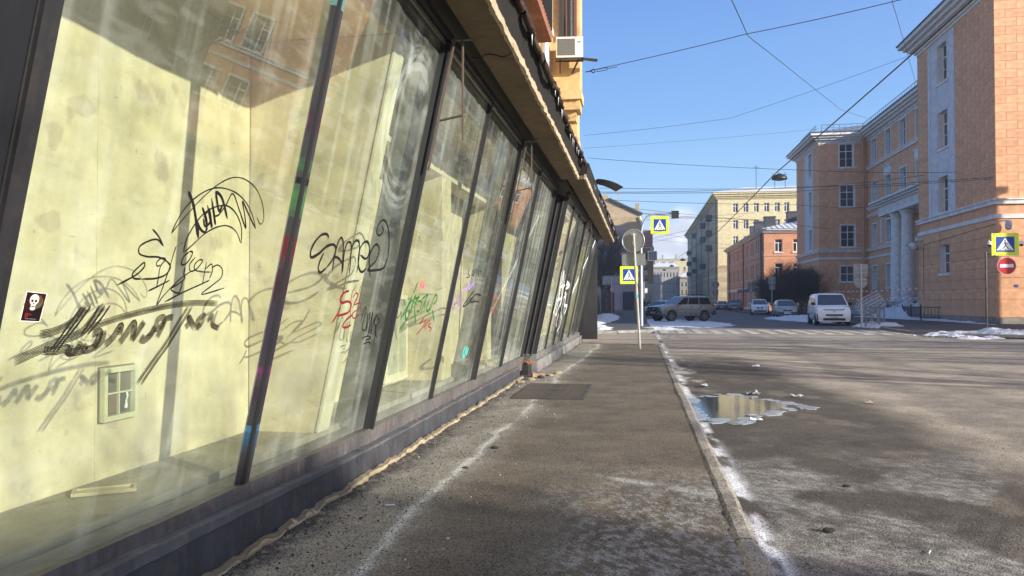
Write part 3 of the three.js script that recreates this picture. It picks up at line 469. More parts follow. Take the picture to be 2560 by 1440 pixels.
// ---- marks on the glass: each tag a set of pen strokes lying on its pane
function strokes(list, X0, k, streaky) {
  const p = [], nrm = [], idx = []; let h = 0.0022;
  const ribbon = (pts, w, off) => {
    const c = new THREE.CatmullRomCurve3(pts.map(([z, v]) => V(z, v, 0)), false, 'centripetal'), n = Math.max(4, pts.length * 6), base = p.length / 3;
    h += 0.00004;
    for (let i = 0; i <= n; i++) {
      const q = c.getPoint(i / n), t = c.getTangent(i / n), s = (w / 2) * (0.75 + 0.35 * vn(i * 0.3 + off * 50, w * 900)) * Math.min(1, 0.35 + i * 0.35, 0.35 + (n - i) * 0.35);
      for (const sgn of [-1, 1]) { const a = onGlass(X0, q.x - t.y * (s * sgn + off), q.y + t.x * (s * sgn + off), h).add(PO); p.push(a.x, a.y, a.z); nrm.push(OUT.x, OUT.y, OUT.z); }
      if (i) { const b = base + i * 2; idx.push(b - 2, b, b - 1, b, b + 1, b - 1); }
    }
  };
  for (const [w, pts] of list) {
    const m = w * k;
    if (streaky && w > 20) { const q = Math.max(3, Math.round(w / 7)); for (let i = 0; i < q; i++) ribbon(pts, m / q * (0.62 + 0.42 * hash(i * 7 + w, pts.length)), ((i + 0.5) / q - 0.5) * m); } else ribbon(pts, m, 0);
  }
  const g = new THREE.BufferGeometry(); g.setAttribute('position', new THREE.Float32BufferAttribute(p, 3)); g.setAttribute('normal', new THREE.Float32BufferAttribute(nrm, 3)); g.setIndex(idx); return metric(g);
}
const pen = (r, g, b) => std({ color: lin(r, g, b), roughness: 0.45, side: THREE.DoubleSide });
const ink = pen(0.008, 0.008, 0.009), brushInk = pen(0.022, 0.019, 0.015);
function graffiti(parent, list, X0, k, mat, label, streaky) { const m = obj('graffiti_tag', strokes(list, X0, k, streaky), mat, parent, true); m.userData.label = label; return m; }
const komar_arcs = [
  [9, [[3.688,1.58],[3.738,1.546],[3.763,1.566],[3.727,1.645],[3.627,1.724],[3.494,1.756],[3.394,1.747],[3.293,1.703],[3.186,1.623],[3.091,1.53],[3.024,1.457],[2.998,1.425]]],
  [10, [[2.998,1.425],[3.013,1.47],[3.056,1.544],[3.126,1.61],[3.222,1.662],[3.318,1.682],[3.447,1.676],[3.558,1.639],[3.639,1.585],[3.702,1.515]]],
  [14, [[3.702,1.515],[3.612,1.576],[3.517,1.644],[3.558,1.586],[3.601,1.51],[3.505,1.595],[3.413,1.668],[3.379,1.61],[3.329,1.548],[3.302,1.54]]],
  [12, [[3.112,1.344],[3.115,1.405],[3.153,1.48],[3.212,1.544],[3.299,1.587],[3.391,1.602],[3.485,1.572],[3.558,1.506],[3.587,1.426]]],
  [10, [[3.112,1.344],[3.168,1.386],[3.246,1.446],[3.341,1.49],[3.435,1.504],[3.518,1.481],[3.583,1.426]]],
  [28, [[3.058,1.627],[3.109,1.579],[3.147,1.522],[3.204,1.422]]],
  [20, [[3.161,1.505],[3.206,1.466],[3.25,1.456],[3.246,1.504],[3.189,1.566],[3.221,1.531],[3.263,1.467]]],
  [18, [[3.211,1.525],[3.241,1.558],[3.271,1.507],[3.237,1.484],[3.212,1.52]]],
  [20, [[3.223,1.585],[3.295,1.485],[3.244,1.573]]],
  [20, [[3.244,1.622],[3.319,1.502],[3.276,1.577]]],
  [24, [[3.265,1.659],[3.331,1.569],[3.346,1.601]]],
  [24, [[3.27,1.659],[3.324,1.638],[3.414,1.538]]],
];
const sol_tag = [
  [11, [[2.865,1.433],[2.913,1.406],[2.961,1.365]]],
  [12, [[2.961,1.365],[2.911,1.39],[2.855,1.379],[2.805,1.349],[2.81,1.324],[2.861,1.312],[2.941,1.314],[3.001,1.3],[3.038,1.274],[3.019,1.241],[2.956,1.22],[2.858,1.213]]],
  [12, [[2.858,1.213],[2.806,1.216],[2.795,1.232],[2.829,1.268],[2.856,1.285],[2.861,1.27],[2.831,1.238],[2.788,1.215],[2.715,1.183]]],
  [9, [[2.965,1.28],[2.946,1.274],[2.935,1.287],[2.963,1.311],[2.992,1.308],[2.967,1.273],[2.969,1.221],[2.969,1.175]]],
  [11, [[2.916,1.161],[2.98,1.185],[3.053,1.214]]],
  [9, [[3.05,1.374],[3.041,1.334],[3.032,1.269],[3.011,1.176],[2.995,1.101],[3.023,1.135],[3.08,1.187],[3.141,1.231],[3.201,1.262]]],
  [11, [[3.083,1.39],[3.087,1.386]]],
  [12, [[3.155,1.354],[3.118,1.325],[3.114,1.292],[3.144,1.293],[3.178,1.333],[3.179,1.353],[3.155,1.354]]],
  [11, [[3.144,1.281],[3.148,1.246],[3.161,1.227],[3.127,1.202],[3.073,1.173],[3.138,1.157],[3.148,1.184],[3.147,1.212]]],
  [10, [[3.21,1.331],[3.176,1.29],[3.193,1.262],[3.237,1.274],[3.273,1.315],[3.254,1.321],[3.218,1.297],[3.221,1.273],[3.274,1.263],[3.367,1.264]]],
  [9, [[3.307,1.314],[3.309,1.257],[3.312,1.199]]],
  [10, [[3.311,1.277],[3.353,1.304],[3.372,1.274],[3.361,1.228]]],
  [10, [[3.36,1.284],[3.407,1.302],[3.46,1.278],[3.463,1.242],[3.398,1.199],[3.319,1.152],[3.511,1.186]]],
  [11, [[3.045,1.112],[3.157,1.155],[3.302,1.202],[3.363,1.223]]],
];
const brush_tag = [
  [40, [[3.477,1.103],[3.33,1.108],[3.124,1.099],[2.945,1.076],[2.784,1.048],[2.664,1.022],[2.597,1.003]]],
  [44, [[2.362,0.992],[2.421,0.999],[2.492,1.024],[2.537,1.057],[2.564,1.093]]],
  [50, [[2.273,0.898],[2.358,0.927],[2.472,0.963],[2.575,0.996],[2.622,1.052],[2.668,1.098]]],
  [14, [[2.541,1.091],[2.499,1.03],[2.455,0.964],[2.427,0.926]]],
  [14, [[2.564,1.093],[2.518,1.023],[2.472,0.963],[2.444,0.925]]],
  [14, [[2.591,1.096],[2.544,1.029],[2.49,0.962],[2.461,0.923]]],
  [16, [[2.638,1.098],[2.606,1.038],[2.566,0.979]]],
  [14, [[2.668,1.098],[2.627,1.034],[2.583,0.982]]],
  [14, [[2.698,1.099],[2.655,1.037],[2.602,0.981]]],
  [44, [[2.393,0.93],[2.465,0.925],[2.506,0.931],[2.524,0.914],[2.573,0.916],[2.609,0.921]]],
  [40, [[2.529,0.946],[2.522,0.919],[2.546,0.914],[2.575,0.944],[2.567,0.92]]],
  [44, [[2.613,0.942],[2.599,0.921],[2.646,0.925],[2.666,0.957],[2.668,0.989],[2.625,0.984]]],
  [46, [[2.686,0.996],[2.687,0.952],[2.647,0.922]]],
  [46, [[2.708,0.932],[2.75,0.963],[2.784,1.011],[2.785,0.969]]],
  [46, [[2.795,0.935],[2.827,0.975],[2.863,1.02],[2.874,0.942]]],
  [46, [[2.869,0.942],[2.897,0.98],[2.93,1.026]]],
  [50, [[2.922,0.955],[2.949,0.942],[2.985,0.96],[3.014,1.003]]],
  [40, [[3.014,1.003],[3.018,1.031],[3.055,1.041],[3.061,1.014],[3.03,0.99],[2.999,0.992]]],
  [40, [[3.037,0.948],[3.06,0.993],[3.08,1.034],[3.129,1.041]]],
  [24, [[3.227,1.093],[3.18,1.027],[3.108,0.921],[3.016,0.813],[2.96,0.743]]],
  [24, [[3.259,1.092],[3.209,1.022],[3.135,0.916],[3.042,0.807],[2.989,0.736]]],
  [44, [[3.234,0.987],[3.26,1.012],[3.245,1.039],[3.314,0.98]]],
  [40, [[3.314,0.98],[3.364,1.005],[3.373,1.045],[3.324,1.015],[3.36,0.974]]],
  [38, [[3.407,1.013],[3.442,1.044],[3.458,0.998],[3.53,0.972]]],
];
const samer_tag = [
  [13, [[4.64,1.546],[4.606,1.567],[4.518,1.556],[4.44,1.497],[4.413,1.442],[4.43,1.405],[4.53,1.431],[4.641,1.492],[4.749,1.507],[4.786,1.482],[4.775,1.418],[4.695,1.345]]],
  [13, [[4.695,1.345],[4.609,1.311],[4.572,1.339],[4.578,1.393],[4.609,1.442]]],
  [12, [[4.802,1.329],[4.791,1.419],[4.804,1.532],[4.838,1.567],[4.891,1.532],[4.934,1.428],[4.973,1.314]]],
  [13, [[4.778,1.429],[4.858,1.423],[4.955,1.386]]],
  [12, [[4.984,1.329],[4.943,1.464],[4.96,1.538],[5.021,1.543],[5.076,1.436],[5.108,1.319]]],
  [12, [[5.047,1.493],[5.096,1.564],[5.164,1.562],[5.224,1.468],[5.246,1.332]]],
  [13, [[5.243,1.469],[5.376,1.45],[5.415,1.496],[5.367,1.563],[5.287,1.575],[5.216,1.52],[5.224,1.43],[5.279,1.364],[5.351,1.344],[5.416,1.378]]],
  [12, [[5.423,1.52],[5.444,1.442],[5.538,1.311]]],
  [12, [[5.426,1.457],[5.473,1.547],[5.547,1.573],[5.615,1.533],[5.594,1.451],[5.453,1.368],[5.638,1.372],[5.807,1.404],[5.848,1.499]]],
  [11, [[5.848,1.499],[5.786,1.645],[5.679,1.743],[5.569,1.771],[5.49,1.731],[5.478,1.674],[5.55,1.645],[5.618,1.688],[5.573,1.724]]],
];
const red_tag = [
  [10, [[5.173,1.194],[5.102,1.185],[5.033,1.14],[5.068,1.107],[5.194,1.115],[5.266,1.088],[5.251,1.042],[5.15,1.017],[5.043,1.011]]],
  [9, [[5.073,1.078],[5.027,1.008],[4.972,0.958]]],
  [5, [[5.284,1.241],[5.238,1.179],[5.258,1.065],[5.304,0.995]]],
  [5, [[5.384,1.244],[5.357,1.142],[5.297,1.064]]],
  [6, [[5.258,1.141],[5.316,1.18],[5.355,1.165],[5.321,1.095],[5.439,1.103],[5.456,1.071],[5.322,1.018],[5.358,0.986],[5.469,1.007]]],
  [9, [[5.342,1.017],[5.213,0.966],[5.184,0.929],[5.238,0.916],[5.346,0.932]]],
];
const scribble_tag = [
  [7, [[5.531,0.95],[5.562,1.07],[5.593,1.054],[5.59,0.9],[5.665,0.881],[5.655,1.02],[5.697,0.863],[5.696,1.028],[5.764,0.843],[5.753,1.027],[5.81,0.841],[5.816,0.976]]],
  [7, [[5.817,0.934],[5.868,1.009],[5.84,0.933],[5.913,0.888],[5.929,0.733]]],
  [7, [[5.89,0.991],[5.956,0.938],[5.888,0.889],[5.975,0.799]]],
  [8, [[5.635,0.816],[5.762,0.827],[5.83,0.807],[5.711,0.796]]],
  [8, [[5.685,0.764],[5.813,0.774],[5.849,0.751]]],
];
const green_tag = [
  [10, [[6.804,1.299],[6.774,1.246],[6.746,1.189]]],
  [8, [[6.738,1.181],[6.632,1.069],[6.515,0.945]]],
  [12, [[6.744,1.132],[6.658,1.069],[6.634,0.989],[6.69,0.94],[6.766,1.019],[6.796,1.133],[6.843,1.182]]],
  [10, [[6.812,1.149],[6.919,1.149],[6.957,1.175],[6.871,1.1],[6.899,1.018],[7.025,0.89]]],
  [8, [[6.914,1.116],[7.059,1.108],[7.06,1.024],[6.954,1.017]]],
  [8, [[7.041,1.133],[7.237,1.185],[7.174,1.108],[7.112,0.989]]],
  [6, [[7.185,1.134],[7.216,1.005]]],
  [9, [[7.322,1.151],[7.287,1.03],[7.434,1.037],[7.476,1.152],[7.546,1.188],[7.602,1.135],[7.497,1.081]]],
  [8, [[7.408,1.117],[7.386,0.976]]],
  [8, [[7.504,1.027],[7.682,0.893]]],
  [18, [[6.637,0.906],[6.653,0.889]]],
  [16, [[6.573,0.872],[6.605,0.859]]],
];
const pink_tag = [
  [9, [[6.879,1.309],[6.934,1.249],[6.93,1.315],[6.989,1.25],[7.005,1.309],[7.031,1.251],[7.061,1.31]]],
];
const maroon_tag = [
  [5, [[7.283,0.952],[7.171,0.903],[7.154,0.886],[7.265,0.935]]],
  [6, [[7.118,0.773],[7.225,0.824],[7.308,0.873],[7.332,0.924],[7.37,0.827]]],
  [6, [[7.387,0.932],[7.407,0.817]]],
  [6, [[7.303,0.838],[7.418,0.887],[7.519,0.92]]],
  [6, [[7.561,0.883],[7.469,0.859],[7.624,0.818],[7.55,0.789]]],
];
const purple_tag = [
  [7, [[8.345,1.216],[8.316,1.107],[8.369,1.018],[8.465,1.117],[8.463,1.217]]],
  [6, [[8.34,1.077],[8.555,1.107]]],
  [7, [[8.52,1.198],[8.597,1.056],[8.609,1.239],[8.81,0.951],[8.719,1.21]]],
];
const small_black_tag = [
  [9, [[9.313,1.26],[9.099,1.182],[8.851,1.054],[9.129,1.096],[9.412,1.206],[9.779,1.198]]],
  [7, [[9.118,1.16],[9.308,1.106],[9.493,1.117],[9.76,1.106]]],
  [6, [[8.992,1.096],[9.258,1.161],[9.212,1.106],[9.463,1.151]]],
];
const thin_tag = [
  [5, [[8.766,1.531],[8.776,1.469],[8.877,1.431],[8.718,1.41]]],
  [5, [[8.937,1.518],[9.01,1.436],[9.049,1.523],[9.079,1.438],[9.155,1.538],[9.253,1.379]]],
  [5, [[9.239,1.552],[9.396,1.438]]],
  [5, [[9.374,1.515],[9.473,1.519]]],
];
const violet_tag = [
  [9, [[8.68,1.255],[8.872,1.285],[8.959,1.339],[8.969,1.276],[9.178,1.355],[9.203,1.302]]],
];
const rust_tag = [
  [6, [[10.49,1.228],[10.456,1.142],[10.526,1.044],[10.614,1.168],[10.803,1.168],[10.743,1.042],[10.989,1.054],[11.006,1.131],[10.79,1.181]]],
  [6, [[10.584,0.956],[10.835,0.984],[10.993,0.925]]],
];
const cyan_tag = [
  [10, [[9.45,0.516],[9.383,0.431],[9.483,0.368],[9.56,0.498],[9.604,0.393],[9.663,0.491]]],
];
const white_tag = [
  [7, [[17.36,1.922],[17.965,1.229],[17.848,1.865],[18.81,0.982],[18.364,1.805]]],
  [7, [[19.145,1.833],[18.795,1.695],[19.976,1.553],[19.094,1.449]]],
  [7, [[17.47,1.304],[17.468,0.835],[17.965,1.229],[18.069,0.785],[18.761,1.108],[19.143,0.809],[19.264,1.366],[19.993,0.796]]],
  [6, [[18.744,0.815],[18.646,0.567],[19.261,0.334],[19.665,0.538],[19.263,0.85]]],
  [7, [[19.684,1.371],[19.666,1.064],[20.524,0.97],[20.085,0.75]]],
  [6, [[17.584,1.148],[19.524,1.238]]],
  [6, [[17.7,1.464],[19.667,1.59]]],
];
graffiti(panes[0], komar_arcs, -2.36, 0.0008, ink, 'black marker tag under two big arcs');
graffiti(panes[0], sol_tag, -2.36, 0.0008, ink, 'loose black handwriting below the arcs');
graffiti(panes[0], brush_tag, -2.36, 0.00078, brushInk, 'broad streaky brush lettering', true);
graffiti(panes[1], samer_tag, -2.36, 0.0017, ink, 'thin black looping tag reading SAMER');
graffiti(panes[1], red_tag, -2.36, 0.0022, pen(0.22, 0.012, 0.018), 'dark red tag');
graffiti(panes[1], scribble_tag, -2.36, 0.0018, ink, 'dense black scribble beside the post');
graffiti(panes[2], green_tag, -2.36, 0.003, pen(0.01, 0.16, 0.03), 'green tag');
graffiti(panes[2], pink_tag, -2.36, 0.003, pen(0.75, 0.16, 0.2), 'small pink scribble');
graffiti(panes[2], maroon_tag, -2.36, 0.003, pen(0.26, 0.03, 0.025), 'small maroon tag');
graffiti(panes[3], purple_tag, -2.36, 0.0034, pen(0.25, 0.14, 0.32), 'purple tag');
graffiti(panes[3], small_black_tag, -2.36, 0.003, brushInk, 'small black copy of the brush lettering');
graffiti(panes[3], thin_tag, -2.36, 0.0032, ink, 'thin black letters with rings above');
graffiti(panes[3], violet_tag, -2.36, 0.0034, pen(0.42, 0.25, 0.7), 'violet flourish');
graffiti(panes[3], cyan_tag, -2.36, 0.0036, pen(0.04, 0.72, 0.6), 'turquoise scribble');
graffiti(panes[4], rust_tag, -2.36, 0.0045, pen(0.35, 0.09, 0.04), 'rust red tag');
graffiti(panes2[1], white_tag, -2.2, 0.011, pen(0.86, 0.86, 0.84), 'large white spray lettering');
// the sticker on the first pane
{
  const c = document.createElement('canvas'); c.width = 260; c.height = 360; const x = c.getContext('2d');
  x.fillStyle = '#e8e6e0'; x.fillRect(0, 0, 260, 360); x.fillStyle = '#160b0e'; x.fillRect(9, 9, 242, 342);
  x.fillStyle = '#4a141a'; for (let i = 0; i < 60; i++) { x.globalAlpha = 0.25; x.beginPath(); x.arc(20 + hash(i, 1) * 220, 20 + hash(i, 2) * 200, 10 + 20 * hash(i, 3), 0, 7); x.fill(); } x.globalAlpha = 1;
  x.fillStyle = '#55513f'; x.beginPath(); x.arc(150, 118, 84, 0, 7); x.fill(); x.fillStyle = '#6b3020'; x.beginPath(); x.arc(160, 90, 60, -1.2, 1); x.fill();
  x.fillStyle = '#d9d3c4'; x.beginPath(); x.ellipse(118, 92, 56, 66, 0, 0, 7); x.fill(); x.fillRect(90, 130, 56, 66); x.beginPath(); x.ellipse(118, 200, 34, 20, 0, 0, 7); x.fill();
  x.fillStyle = '#151011'; for (const [a, b, p, q] of [[96, 108, 15, 17], [140, 106, 15, 17], [118, 138, 7, 12], [118, 176, 24, 5]]) { x.beginPath(); x.ellipse(a, b, p, q, 0, 0, 7); x.fill(); }
  for (let i = 0; i < 6; i++) x.fillRect(96 + i * 8, 164, 2, 22);
  x.fillStyle = '#a8232b'; x.font = 'bold 58px serif'; x.fillText('JJ', 42, 300); x.font = 'bold 30px serif'; x.fillText('ms', 84, 280);
  x.fillStyle = '#bdb8b0'; x.fillRect(60, 324, 140, 3);
  const t = new THREE.CanvasTexture(c); t.colorSpace = THREE.SRGBColorSpace;
  const q = [[2.263, 1.044], [2.353, 1.038], [2.362, 1.145], [2.268, 1.152]].map(([z, v]) => onGlass(-2.36, z, v, 0.003).add(PO)), g = quads([q]);
  g.setAttribute('uv', new THREE.Float32BufferAttribute([0, 0, 1, 0, 1, 1, 0, 0, 1, 1, 0, 1], 2));
  obj('sticker', g, std({ map: t, roughness: 0.4, side: THREE.DoubleSide }), panes[0], true).userData.label = 'black and red sticker with a skull';
}
{                                                   // the loose panel on the display floor
  const p = thing('loose_panel', 'cream board lying on the display floor below the little casement window', 'board', [-2.96, 0.381, -3.72], 0.62);
  obj('board', [bx(0.29, 0.012, 0.115, 0, 0.006, 0)], M.creamPale, p);
  obj('rim', [bx(0.29, 0.02, 0.012, 0, 0.013, 0.06), bx(0.29, 0.018, 0.012, 0, 0.012, -0.06), bx(0.02, 0.02, 0.128, -0.15, 0.013, 0), bx(0.02, 0.02, 0.128, 0.15, 0.013, 0)], M.cream, p);
}

// ---------------------------------------------------------------- buildings
// a wall sheet with real openings: x along, y up, outer face at z = 0
function wallWithHoles(w, h, holes, depth, y0 = 0) {
  const s = new THREE.Shape([[0, y0], [w, y0], [w, h], [0, h]].map(([a, b]) => new THREE.Vector2(a, b)));
  for (const [a, b, c, d] of holes) s.holes.push(new THREE.Path([[a, c], [a, d], [b, d], [b, c]].map(([x, y]) => new THREE.Vector2(x, y))));
  return new THREE.ExtrudeGeometry(s, { depth, bevelEnabled: false }).translate(0, 0, -depth);
}
const shared = {};
const paneTones = [M.glass, plain(0.05, 0.055, 0.06, 0.08), plain(0.10, 0.10, 0.095, 0.15), plain(0.035, 0.04, 0.05, 0.05)];
// window > frame, pane, sill ; local origin at the middle of the sill line, facing +z
function windowUnit(w, h, cols, rows, o = {}) {
  const key = [w, h, cols, rows, JSON.stringify(o)].join();
  if (!shared[key]) {
    const f = [], t = o.t ?? 0.07, b = o.b ?? 0.035, d = 0.06;
    f.push(span(-w / 2, w / 2, 0, t, -d, 0), span(-w / 2, w / 2, h - t, h, -d, 0), span(-w / 2, -w / 2 + t, t, h - t, -d, 0), span(w / 2 - t, w / 2, t, h - t, -d, 0));
    const ys = rows.map((q) => q * h);
    for (let c = 1; c < cols; c++) f.push(span(-w / 2 + w * c / cols - t * 0.55, -w / 2 + w * c / cols + t * 0.55, t, (o.topSolid ? ys[ys.length - 1] : h - t), -d, 0.004));
    ys.forEach((y, i) => f.push(span(-w / 2 + t, w / 2 - t, y - (i === ys.length - 1 ? t * 0.6 : b / 2), y + (i === ys.length - 1 ? t * 0.6 : b / 2), -d + 0.008, -0.006)));
    shared[key] = { f: metric(merge(f)), p: metric(span(-w / 2 + 0.01, w / 2 - 0.01, 0.01, h - 0.01, -d - 0.01, -d + 0.012)), s: o.sill ? metric(span(-w / 2 - o.sill, w / 2 + o.sill, -0.2, -0.02, -(o.depth ?? 0.3), 0.12 - (o.sunk ?? 0))) : null, a: o.arch ? metric(merge([span(-w / 2 - o.arch, -w / 2, -0.02, h + o.arch, -0.02, 0.05), span(w / 2, w / 2 + o.arch, -0.02, h + o.arch, -0.02, 0.05), span(-w / 2, w / 2, h, h + o.arch, -0.02, 0.05)])) : null };
  }
  const k = shared[key], g = new THREE.Group(); g.name = 'window';
  const mesh = (n, geo, m, z = 0) => { const q = new THREE.Mesh(geo, m); q.name = n; q.castShadow = q.receiveShadow = true; q.position.z = z; g.add(q); };
  const inset = -(o.depth ?? 0.3) + 0.07;
  mesh('frame', k.f, o.frame ?? M.whitePaint, inset); mesh('pane', k.p, paneTones[(windowUnit.n = (windowUnit.n ?? 0) + 1) * 7 % 5 % 4], inset);
  if (k.s) mesh('sill', k.s, o.sillMat ?? M.white); if (k.a) mesh('architrave', k.a, M.white);
  if (o.liner) { shared[key].l ??= metric(merge([span(-w / 2, -w / 2 + 0.012, 0.0, h, -(o.depth ?? 0.3) + 0.01, 0.012), span(w / 2 - 0.012, w / 2, 0.0, h, -(o.depth ?? 0.3) + 0.01, 0.012), span(-w / 2 + 0.012, w / 2 - 0.012, h - 0.012, h, -(o.depth ?? 0.3) + 0.01, 0.012)])); mesh('reveal', shared[key].l, M.white); }
  return g;
}
const FACE = { front: 0, street: -Math.PI / 2, left: Math.PI / 2 };    // a face turned to the camera (+z), to the street from its right (-x), from its left (+x)
// one face of a building: walls with openings and a window part in each; ox,oz in the building's own axes
function facade(parent, ox, oz, turn, len, h, wins, mat, o = {}) {
  const holes = wins.map(([x, y, w, hh]) => [x - w / 2, x + w / 2, y, y + hh]);
  obj(o.name ?? 'wall', [put(wallWithHoles(len, h, holes, o.depth ?? 0.4, o.y0 ?? 0), ox, 0, oz, turn)], mat, parent);
  for (const [x, y, w, hh, cols = 2, rows = [0.33, 0.66], wo = {}] of wins) {
    const g = windowUnit(w, hh, cols, rows, { depth: o.depth ?? 0.4, ...o.win, ...wo }), p = V(x, y, 0).applyAxisAngle(V(0, 1, 0), turn);
    g.position.set(ox + p.x, y, oz + p.z); g.rotation.y = turn; parent.add(g);
  }
}
const local = (g, ox, oz, turn) => put(g, ox, 0, oz, turn);

// ---- the salmon school with white trim
const school = thing('school', 'salmon pink four-storey school with white cornices, recessed court and columned porch', 'building', [22.6, 0, -52.16]);
{
  const H = 21.75, rows = [[3.6, 2.2], [8.22, 2.66], [13.08, 2.76], [18.08, 2.9]], r3 = [0.36, 0.68];
  const WN = 1.8, W = { win: { arch: 0, sill: 0.2, liner: true } };
  // near wing, street face (13.3 long), its inner corner face and the sunlit gable face
  const f1 = rows.map(([y, h]) => [5.2, y, WN, h, 2, r3]);
  facade(school, 0, -13.34, FACE.street, 13.34, H, f1, M.salmon, W);
  const f5 = []; for (const x of [7.9, 10.6, 13.6, 16.7, 20, 24, 28, 32, 36]) for (const [y, h] of rows) f5.push([x, y, 1.7, h, 2, r3]);
  facade(school, 0.4, 0, FACE.front, 43, H, f5.map((a) => [a[0] - 0.4, ...a.slice(1)]), M.salmon, { win: { sill: 0.2, arch: 0.16, liner: true } });
  // far wing: the end that faces us, and its street face
  facade(school, 0.003, -47.637, FACE.front, 5.79, 22, [[3.36, 3.98, 1.62, 1.98, 2, [0.5]], [3.44, 8.42, 1.66, 2.75, 2, r3], [3.4, 13.52, 1.66, 2.75, 2, r3], [3.32, 18.58, 1.62, 2.95, 2, r3]], M.salmon, { depth: 0.25, win: { sill: 0.34, arch: 0.15, depth: 0.2, liner: true } });
  facade(school, 0, -61.2, FACE.street, 13.56, 22, [[3.6, 2.2], [8.3, 2.7], [13.2, 2.9], [18.2, 3]].map(([y, h]) => [8.9, y, 1.7, h, 2, r3]), M.salmon, W);
  // court facade
  const court = [];
  for (const x of [2.85, 8.05, 12.95, 17.9, 22.8, 27.7]) { court.push([x, 18.44, 1.9, 3.0, 2, r3], [x, 13.27, 1.9, 2.85, 2, r3]); if (x < 9 || x > 24) court.push([x, 8.42, 1.8, 2.55, 2, r3], [x, 3.15, 1.8, 2.65, 2, r3]); }
  facade(school, 5.8, -47.6, FACE.street, 34.3, 22, court, M.salmon, { depth: 0.45, win: { arch: 0.16, sill: 0.12, liner: true } });
  obj('wall', [span(0.4, 43, 0, H, -0.45, -13), span(6.3, 18.9, 0, 21.6, -13, -47), span(0.5, 7.5, 0, 21.7, -48.2, -61)].map((g) => g), M.salmonC, school);
  // string courses, cornices, plinths run round each wing
  const wings = [[0, 43.4, -13.34, 0], [5.8, 19, -47.64, -13.34], [0, 7.6, -61.2, -47.64]];
  const ring = (p, y0, y1, only = [0, 1, 2]) => only.map((i) => { const [x0, x1, z0, z1] = wings[i]; return span(x0 - p, x1, y0, y1, z0 - (i === 1 ? -p : p), z1 + (i === 1 ? -p : p)); });
  obj('string_course', [...ring(0.16, 7.72, 7.98), ...ring(0.24, 7.98, 8.08)], M.white, school);
  obj('string_course', ring(0.1, 6.8, 7.08), M.white, school);
  obj('frieze_band', ring(0.06, 21.6, 21.8), M.white, school);
  obj('cornice', [...ring(0.2, 21.8, 22.05), ...ring(0.55, 22.05, 22.3), ...ring(0.85, 22.3, 22.55), ...ring(1.15, 22.55, 22.86)], M.white, school);
  obj('roof_edge', ring(1.25, 22.86, 22.95), M.roofDark, school);
  obj('plinth', ring(0.07, -0.2, 0.42, [0, 2]), M.granite, school);
  for (const [x0, x1, z0, z1] of wings) {
    const cx = (x0 + x1) / 2, cz = (z0 + z1) / 2, hx = (x1 - x0) / 2 + 0.9, hz = (z1 - z0) / 2 + 0.9, top = 22.95 + Math.min(2.4, hz * 0.35), a = [V(cx - hx, 22.96, cz - hz), V(cx + hx, 22.96, cz - hz), V(cx + hx, 22.96, cz + hz), V(cx - hx, 22.96, cz + hz)], b = [V(cx - hx + hz, top, cz), V(cx + hx, top, cz)];
    obj('roof', [quads([[a[3], a[2], b[1], b[0]], [a[1], a[0], b[0], b[1]], [a[0], a[3], b[0]]])], M.roof, school);
    const seams = []; for (let k = 0.4; k < hx * 2 - 1; k += 0.9) { const x = cx - hx + k, t = clamp(k / hz, 0, 1); seams.push(bar(V(x, 22.97, cz + hz), V(x, lerp(22.97, top, t), cz + hz * (1 - t)), 0.05, 0.05)); if (k > 24) break; }
    obj('roof_seams', seams, M.roof, school);
  }
  const rail = []; const runs = [[[5.2, -13.6], [5.2, -47.2]], [[5.2, -46.9], [0.2, -46.9]], [[-0.4, -47.2], [-0.4, -56]]];
  for (const [[xa, za], [xb, zb]] of runs) { const n = Math.round(Math.hypot(xb - xa, zb - za) / 0.75), a = V(xa, 23.9, za), b = V(xb, 23.9, zb); rail.push(bar(a, b, 0.045), bar(a.clone().setY(23.5), b.clone().setY(23.5), 0.03)); for (let i = 0; i <= n; i++) { const q = a.clone().lerp(b, i / n); rail.push(bar(q.clone().setY(22.9), q, 0.035)); } }
  obj('roof_railing', rail, M.darkMetal, school);
  // white window bays of the two street faces
  obj('white_bay', [local(wallWithHoles(5.0, 21.45, f1.slice(1).map(([, y, w, h]) => [2.8 - w / 2, 2.8 + w / 2, y, y + h]), 0.05, 8.1), -0.05, -11.06, FACE.street), local(span(0.25, 0.6, 8.1, 21.4, 0.0, 0.06), -0.05, -11.06, FACE.street)], std({ color: lin(0.74, 0.74, 0.76), map: tGrain, roughness: 0.85 }), school);
  obj('white_bay', [local(wallWithHoles(5.0, 21.5, [[8.3, 2.7], [13.2, 2.9], [18.2, 3]].map(([y, h]) => [2.65, 4.35, y, y + h]), 0.05, 8.1), -0.05, -55.8, FACE.street), local(span(0.5, 0.95, 8.1, 21.45, 0, 0.06), -0.05, -55.8, FACE.street)], std({ color: lin(0.74, 0.74, 0.76), map: tGrain, roughness: 0.85 }), school);
  // ground-floor courses with recessed joints, each course its own piece
  const lines = [0.43, 1.6, 2.3, 2.98, 3.66, 4.34, 5.02, 5.68, 6.76];
  const course = (ox, oz, turn, len, gaps, from = 0) => { for (let i = 0; i + 1 < lines.length; i++) { const y0 = lines[i] + 0.025, y1 = lines[i + 1] - 0.025, g = []; let x = from; for (const [a, b, c, d] of [...gaps].sort((p, q) => p[0] - q[0])) if (y1 > c + 0.06 && y0 < d - 0.06) { g.push(span(x, a - 0.003, y0, y1, 0.0, 0.04)); x = b + 0.003; } g.push(span(x, len, y0, y1, 0.0, 0.04)); obj('wall_course', g.map((q) => local(q, ox, oz, turn)), [M.salmon, M.salmonB, M.salmonC][i % 3], school); } };
  course(0, -13.34, FACE.street, 13.34 + 0.04, [[4.3, 6.1, 3.6, 5.8]]);
  course(0, 0, FACE.front, 10, [[7.05, 8.75, 3.6, 5.8]], 0.0);
